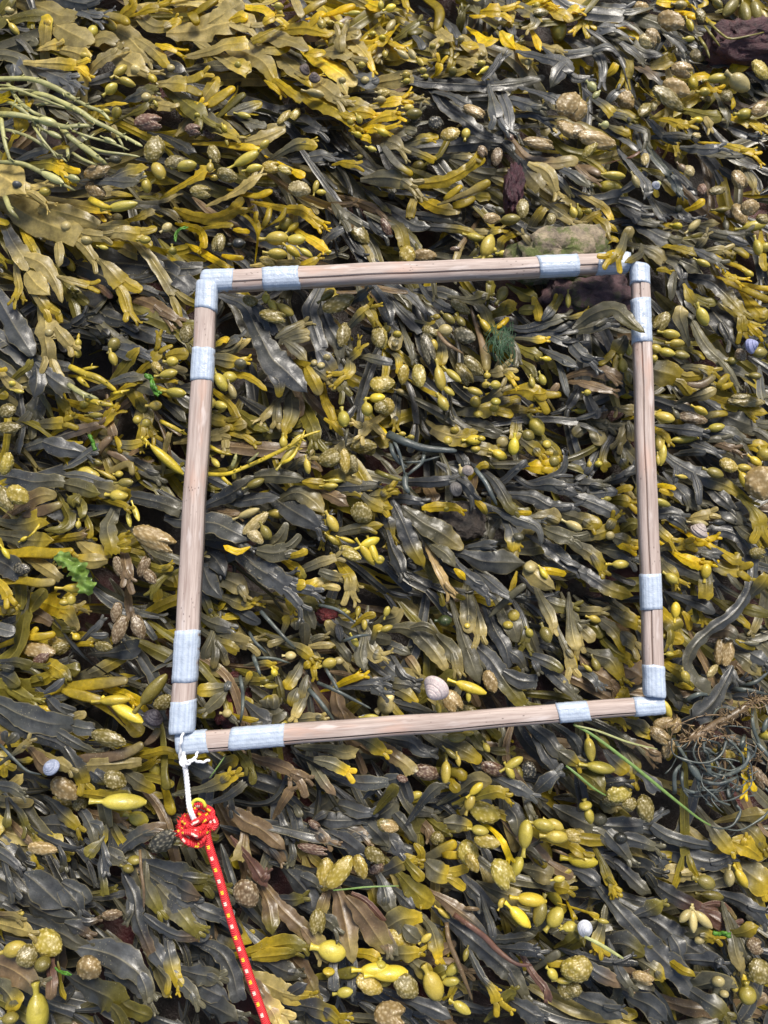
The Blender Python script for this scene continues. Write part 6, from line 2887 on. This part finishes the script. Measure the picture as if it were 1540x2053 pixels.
SN = [(873, 1384, 25, .066, "white and pinkish periwinkle shell sitting above the bottom rod", ((.50, .40, .40), (.80, .74, .68)), (-0.55, -.65, .6)),
      (100, 1538, 15, .056, "small blue-grey top shell near the photo's left edge", ((.20, .24, .36), (.55, .58, .66)), (-.2, .5, 1.)),
      (1174, 1862, 14, .054, "small translucent white shell among slate blades at lower right", ((.45, .47, .52), (.70, .72, .78)), (.3, .1, 2.)),
      (1403, 1062, 17, .054, "pinkish grey periwinkle right of the right rod", ((.33, .27, .25), (.62, .55, .50)), (.2, .4, .3)),
      (612, 138, 12, .056, "brown periwinkle, upper one of a touching pair", ((.07, .05, .045), (.20, .16, .14)), (.4, .2, .6)),
      (630, 154, 12, .056, "brown periwinkle, lower one of a touching pair", ((.08, .06, .055), (.24, .19, .17)), (.1, .5, 2.2)),
      (916, 979, 14, .050, "grey-brown periwinkle tucked under a slate strap near the square's centre", ((.08, .075, .07), (.22, .20, .19)), (.6, .1, 1.)),
      (308, 1436, 18, .046, "dark purple-black snail left of the left rod's lower end", ((.015, .012, .018), (.09, .08, .10)), (.2, .3, .2)),
      (1508, 692, 15, .054, "smooth blue-violet shell near the photo's right edge", ((.20, .22, .42), (.45, .48, .66)), (.5, .1, .5)),
      (938, 942, 11, .048, "small pale brown shell right of the thick blue-grey strand", ((.22, .18, .16), (.50, .44, .40)), (.1, .4, 1.5)),
      (1316, 370, 9, .054, "tiny blue-grey shell among slate strips at upper right", ((.25, .27, .33), (.55, .56, .60)), (.2, .1, .9))]
for x, y, r, z, lab, (lo, hi), rot in SN:
    m_ = snail_material("shell " + lab[:18], lo, hi)
    me = bpy.data.meshes.new("shell"); me.from_pydata(SV.tolist(), [], SF)
    me.polygons.foreach_set('use_smooth', np.ones(len(me.polygons), dtype=bool)); me.materials.append(m_)
    o = bpy.data.objects.new("periwinkle_snail", me); C.objects.link(o)
    o.location = at(x, y, z); s_ = r * 1.02 * mpp(z); o.scale = (s_, s_, s_)
    o.rotation_euler = Vector(rot).to_track_quat('Z', 'Y').to_euler()
    tag(o, lab, "snail", "shore snails on the weed")

# ------------------------------------------------------------------ rocks that show between the fronds
def rock(name, x, y, rx, ry, h, z, mat, lab, seed):
    r_ = np.random.default_rng(seed)
    nr, M = 30, 40
    ph = r_.uniform(0, 6, 12); kx = r_.normal(0, 4, (12, 3))
    V = []
    for i in range(nr):
        t = math.pi * i / (nr - 1)
        for j in range(M):
            a = 2 * math.pi * j / M
            d = np.array([math.sin(t) * math.cos(a), math.sin(t) * math.sin(a), math.cos(t)])
            d = np.sign(d) * np.abs(d) ** .8
            k = 1 + sum(.055 / (1 + .12 * q) * math.sin(kx[q] @ d * (1 + q * .5) + ph[q]) for q in range(12))
            V.append(d * k)
    V = np.array(V) * np.array([rx * mpp(z), ry * mpp(z), h])
    o = mesh_obj(name, V, ring_faces(nr, M, True), mat)
    o.location = at(x, y, z)
    tag(o, lab, "rock")
    return o
rock("mossy_stone", 1120, 515, 110, 55, .024, .020, stone_material("mossy stone", (.10, .08, .06), (.50, .40, .27), (.16, .19, .05), (.46, .58)), "tan mossy stone showing behind the top rod's right part", 3).rotation_euler = (0, 0, .06)
rock("purple_rock", 1180, 595, 92, 46, .020, .012, stone_material("purple rock", (.02, .012, .015), (.16, .085, .09), (.09, .10, .03), (.55, .66), .45), "purple-brown rock just inside the top right corner", 5)
rock("purple_rock", 1030, 380, 20, 54, .016, .020, stone_material("wine rock", (.02, .006, .010), (.12, .04, .055), None, rough=.35), "dark wine-red rock sliver in the weed above the top rod", 6).rotation_euler = (0, 0, -.12)
rock("red_rock", 1500, 88, 90, 46, .024, .020, stone_material("red encrusted rock", (.03, .012, .014), (.13, .05, .055), None, rough=.45, sc=90), "red encrusted wet rock at the photo's top right corner", 8)
rock("red_rock", 465, 1405, 34, 50, .014, -.012, stone_material("red rock", (.02, .006, .006), (.15, .03, .03), None, rough=.35), "dark red rock inside the square's bottom left corner", 9)
rock("red_rock", 655, 1232, 22, 16, .010, -.004, stone_material("red rock 2", (.03, .008, .008), (.2, .03, .03), None, rough=.35), "small dark red rock patch inside the square's lower left", 10)
rock("dark_rock", 925, 1045, 46, 36, .012, .006, stone_material("dark rock", (.012, .01, .008), (.08, .06, .045), None, rough=.4), "dark brown rock patch right of the square's centre", 11)

# ------------------------------------------------------------------ green algae and grass
M_ULVA = simple_material("sea lettuce", (.27, .42, .10), .22, 90, .5, .5, .4)
def crumple(name, poly, z, lab, amp, seed):
    r_ = np.random.default_rng(seed)
    P = catmull(np.array(poly, float), 2); N = len(P); M = 26
    wd = np.interp(np.linspace(0, 1, N), [0, .15, .35, .5, .7, .85, 1], [4, 17, 12, 22, 13, 20, 4])
    T = np.gradient(P, axis=0); T /= np.hypot(*T.T)[:, None]; pr = np.c_[-T[:, 1], T[:, 0]]
    k = r_.normal(0, .30, (8, 2)); ph = r_.uniform(0, 6, 8)
    V = []
    for i in range(N):
        for j in range(M):
            s = j / (M - 1) * 2 - 1
            q = P[i] + pr[i] * s * wd[i] * (1 + .2 * math.sin(i * .9 + s * 3))
            zz = z + amp * sum(math.sin(k[n_] @ q + ph[n_]) for n_ in range(8)) / 4
            V.append(at(q[0], q[1], zz))
    loc = at(P[0][0], P[0][1], z)
    o = mesh_obj(name, V, ring_faces(N, M, False), M_ULVA, None, loc)
    o.location = loc
    return tag(o, lab, "algae")
crumple("sea_lettuce", [(108, 1118), (130, 1122), (150, 1135), (165, 1160), (182, 1192)], .058, "crumpled bright green translucent sea lettuce left of the left rod", .006, 1)
M_GREEN = simple_material("green alga", (.10, .26, .03), .4, 150, .4, .3)
M_DGREEN = simple_material("dark green alga", (.012, .055, .016), .5, 150, .4)
def scrap(P, z, r, lab):
    acc = Acc(); Q = catmull(np.array(P, float), 2.5)
    for n_ in range(3):
        jj = np.cumsum(rng.normal(0, .5, Q.shape), 0)
        tube(acc, at_many(Q + jj, z + .002 * np.sin(np.arange(len(Q)) * .6 + n_)), r * mpp(z) * rng.uniform(.5, 1.2, len(Q)), np.array([1, 1, 1.]), 1, 6, .5)
    loc = at(*P[0], z); o = mesh_obj("green_weed_scrap", np.vstack(acc.v), acc.f, M_GREEN, None, loc); o.location = loc
    tag(o, lab, "algae")
scrap([(290, 752), (302, 757), (306, 768), (312, 784), (320, 790)], .056, 4, "bright green weed scrap left of the left rod's upper tape")
scrap([(352, 485), (354, 470), (362, 460), (375, 455)], .056, 2, "curl of thin bright green weed above the square's top left corner")
scrap([(1430, 1870), (1440, 1872), (1452, 1871), (1465, 1876)], .056, 4, "bright green weed scrap near the photo's lower right")
scrap([(178, 872), (186, 884), (190, 900)], .054, 4, "dark green weed scrap between brown forked blades at left")
scrap([(110, 1940), (122, 1950), (142, 1955)], .052, 2, "thin green weed thread below the yellow bladders at lower left")
acc = Acc()
for i in range(65):
    p0 = np.array([rng.uniform(982, 1034), rng.uniform(645, 685)])
    p2 = p0 + np.array([rng.normal(0, 13) - (p0[0] - 1000) * .5, rng.uniform(12, 60)])
    p1 = (p0 + p2) / 2 + rng.normal(0, 7, 2)
    tube(acc, at_many(catmull([p0, p1, p2], 8), .047), .0004, np.array([1, 1, 1.]), 1, 4)
loc = at(1000, 690, .05)
o = mesh_obj("green_filament_tuft", np.vstack(acc.v), acc.f, M_DGREEN, None, loc); o.location = loc
tag(o, "dark green tuft of fine algae threads inside the square, upper right", "algae")
M_GRASS = simple_material("grass", (.22, .36, .10), .45, 200, .25, .3)
M_STRAW = simple_material("pale grass", (.52, .55, .24), .45, 200, .25, .3)
def grass(P, w0, z, mat, lab):
    Q = catmull(np.array(P, float), 8); N = len(Q); t = np.linspace(0, 1, N)
    T = np.gradient(Q, axis=0); T /= np.hypot(*T.T)[:, None]; pr = np.c_[-T[:, 1], T[:, 0]]
    V = []
    for i in range(N):
        w_ = w0 * (.35 + .65 * math.sin(math.pi * (.15 + .8 * t[i])))
        zz = z + .004 * math.sin(t[i] * 3.1)
        for s, dz in ((-1, .0012), (0, 0), (1, .0012), (0, -.0009)):
            q = Q[i] + pr[i] * s * w_ * .5
            V.append(at(q[0], q[1], zz + dz))
    loc = at(*P[0], z)
    o = mesh_obj("grass_blade", V, ring_faces(N, 4, True), mat, None, loc); o.location = loc
    tag(o, lab, "grass blade")
grass([(1150, 1452), (1190, 1475), (1250, 1520), (1300, 1560), (1345, 1597), (1400, 1640), (1425, 1655)], 7, .060, M_GRASS, "long green grass blade slanting below the bottom right corner")
grass([(1152, 1454), (1200, 1466), (1260, 1488), (1318, 1502)], 4, .060, M_STRAW, "short pale straw-coloured grass blade above the long green one")
grass([(1135, 1535), (1160, 1555), (1190, 1580), (1215, 1595)], 5, .056, M_GRASS, "short green grass blade left of the long one")
grass([(1172, 1878), (1195, 1889), (1222, 1905), (1250, 1922)], 8, .060, M_STRAW, "cut pale green grass piece beside the small white shell")
grass([(668, 1785), (700, 1782), (740, 1778), (800, 1776)], 3.5, .060, M_GRASS, "thin green grass blade across the tan forked frond at the lower middle")
grass([(420, 1560), (438, 1535), (455, 1510)], 2.5, .05, M_GRASS, "hair-thin green grass blade right of the white string")
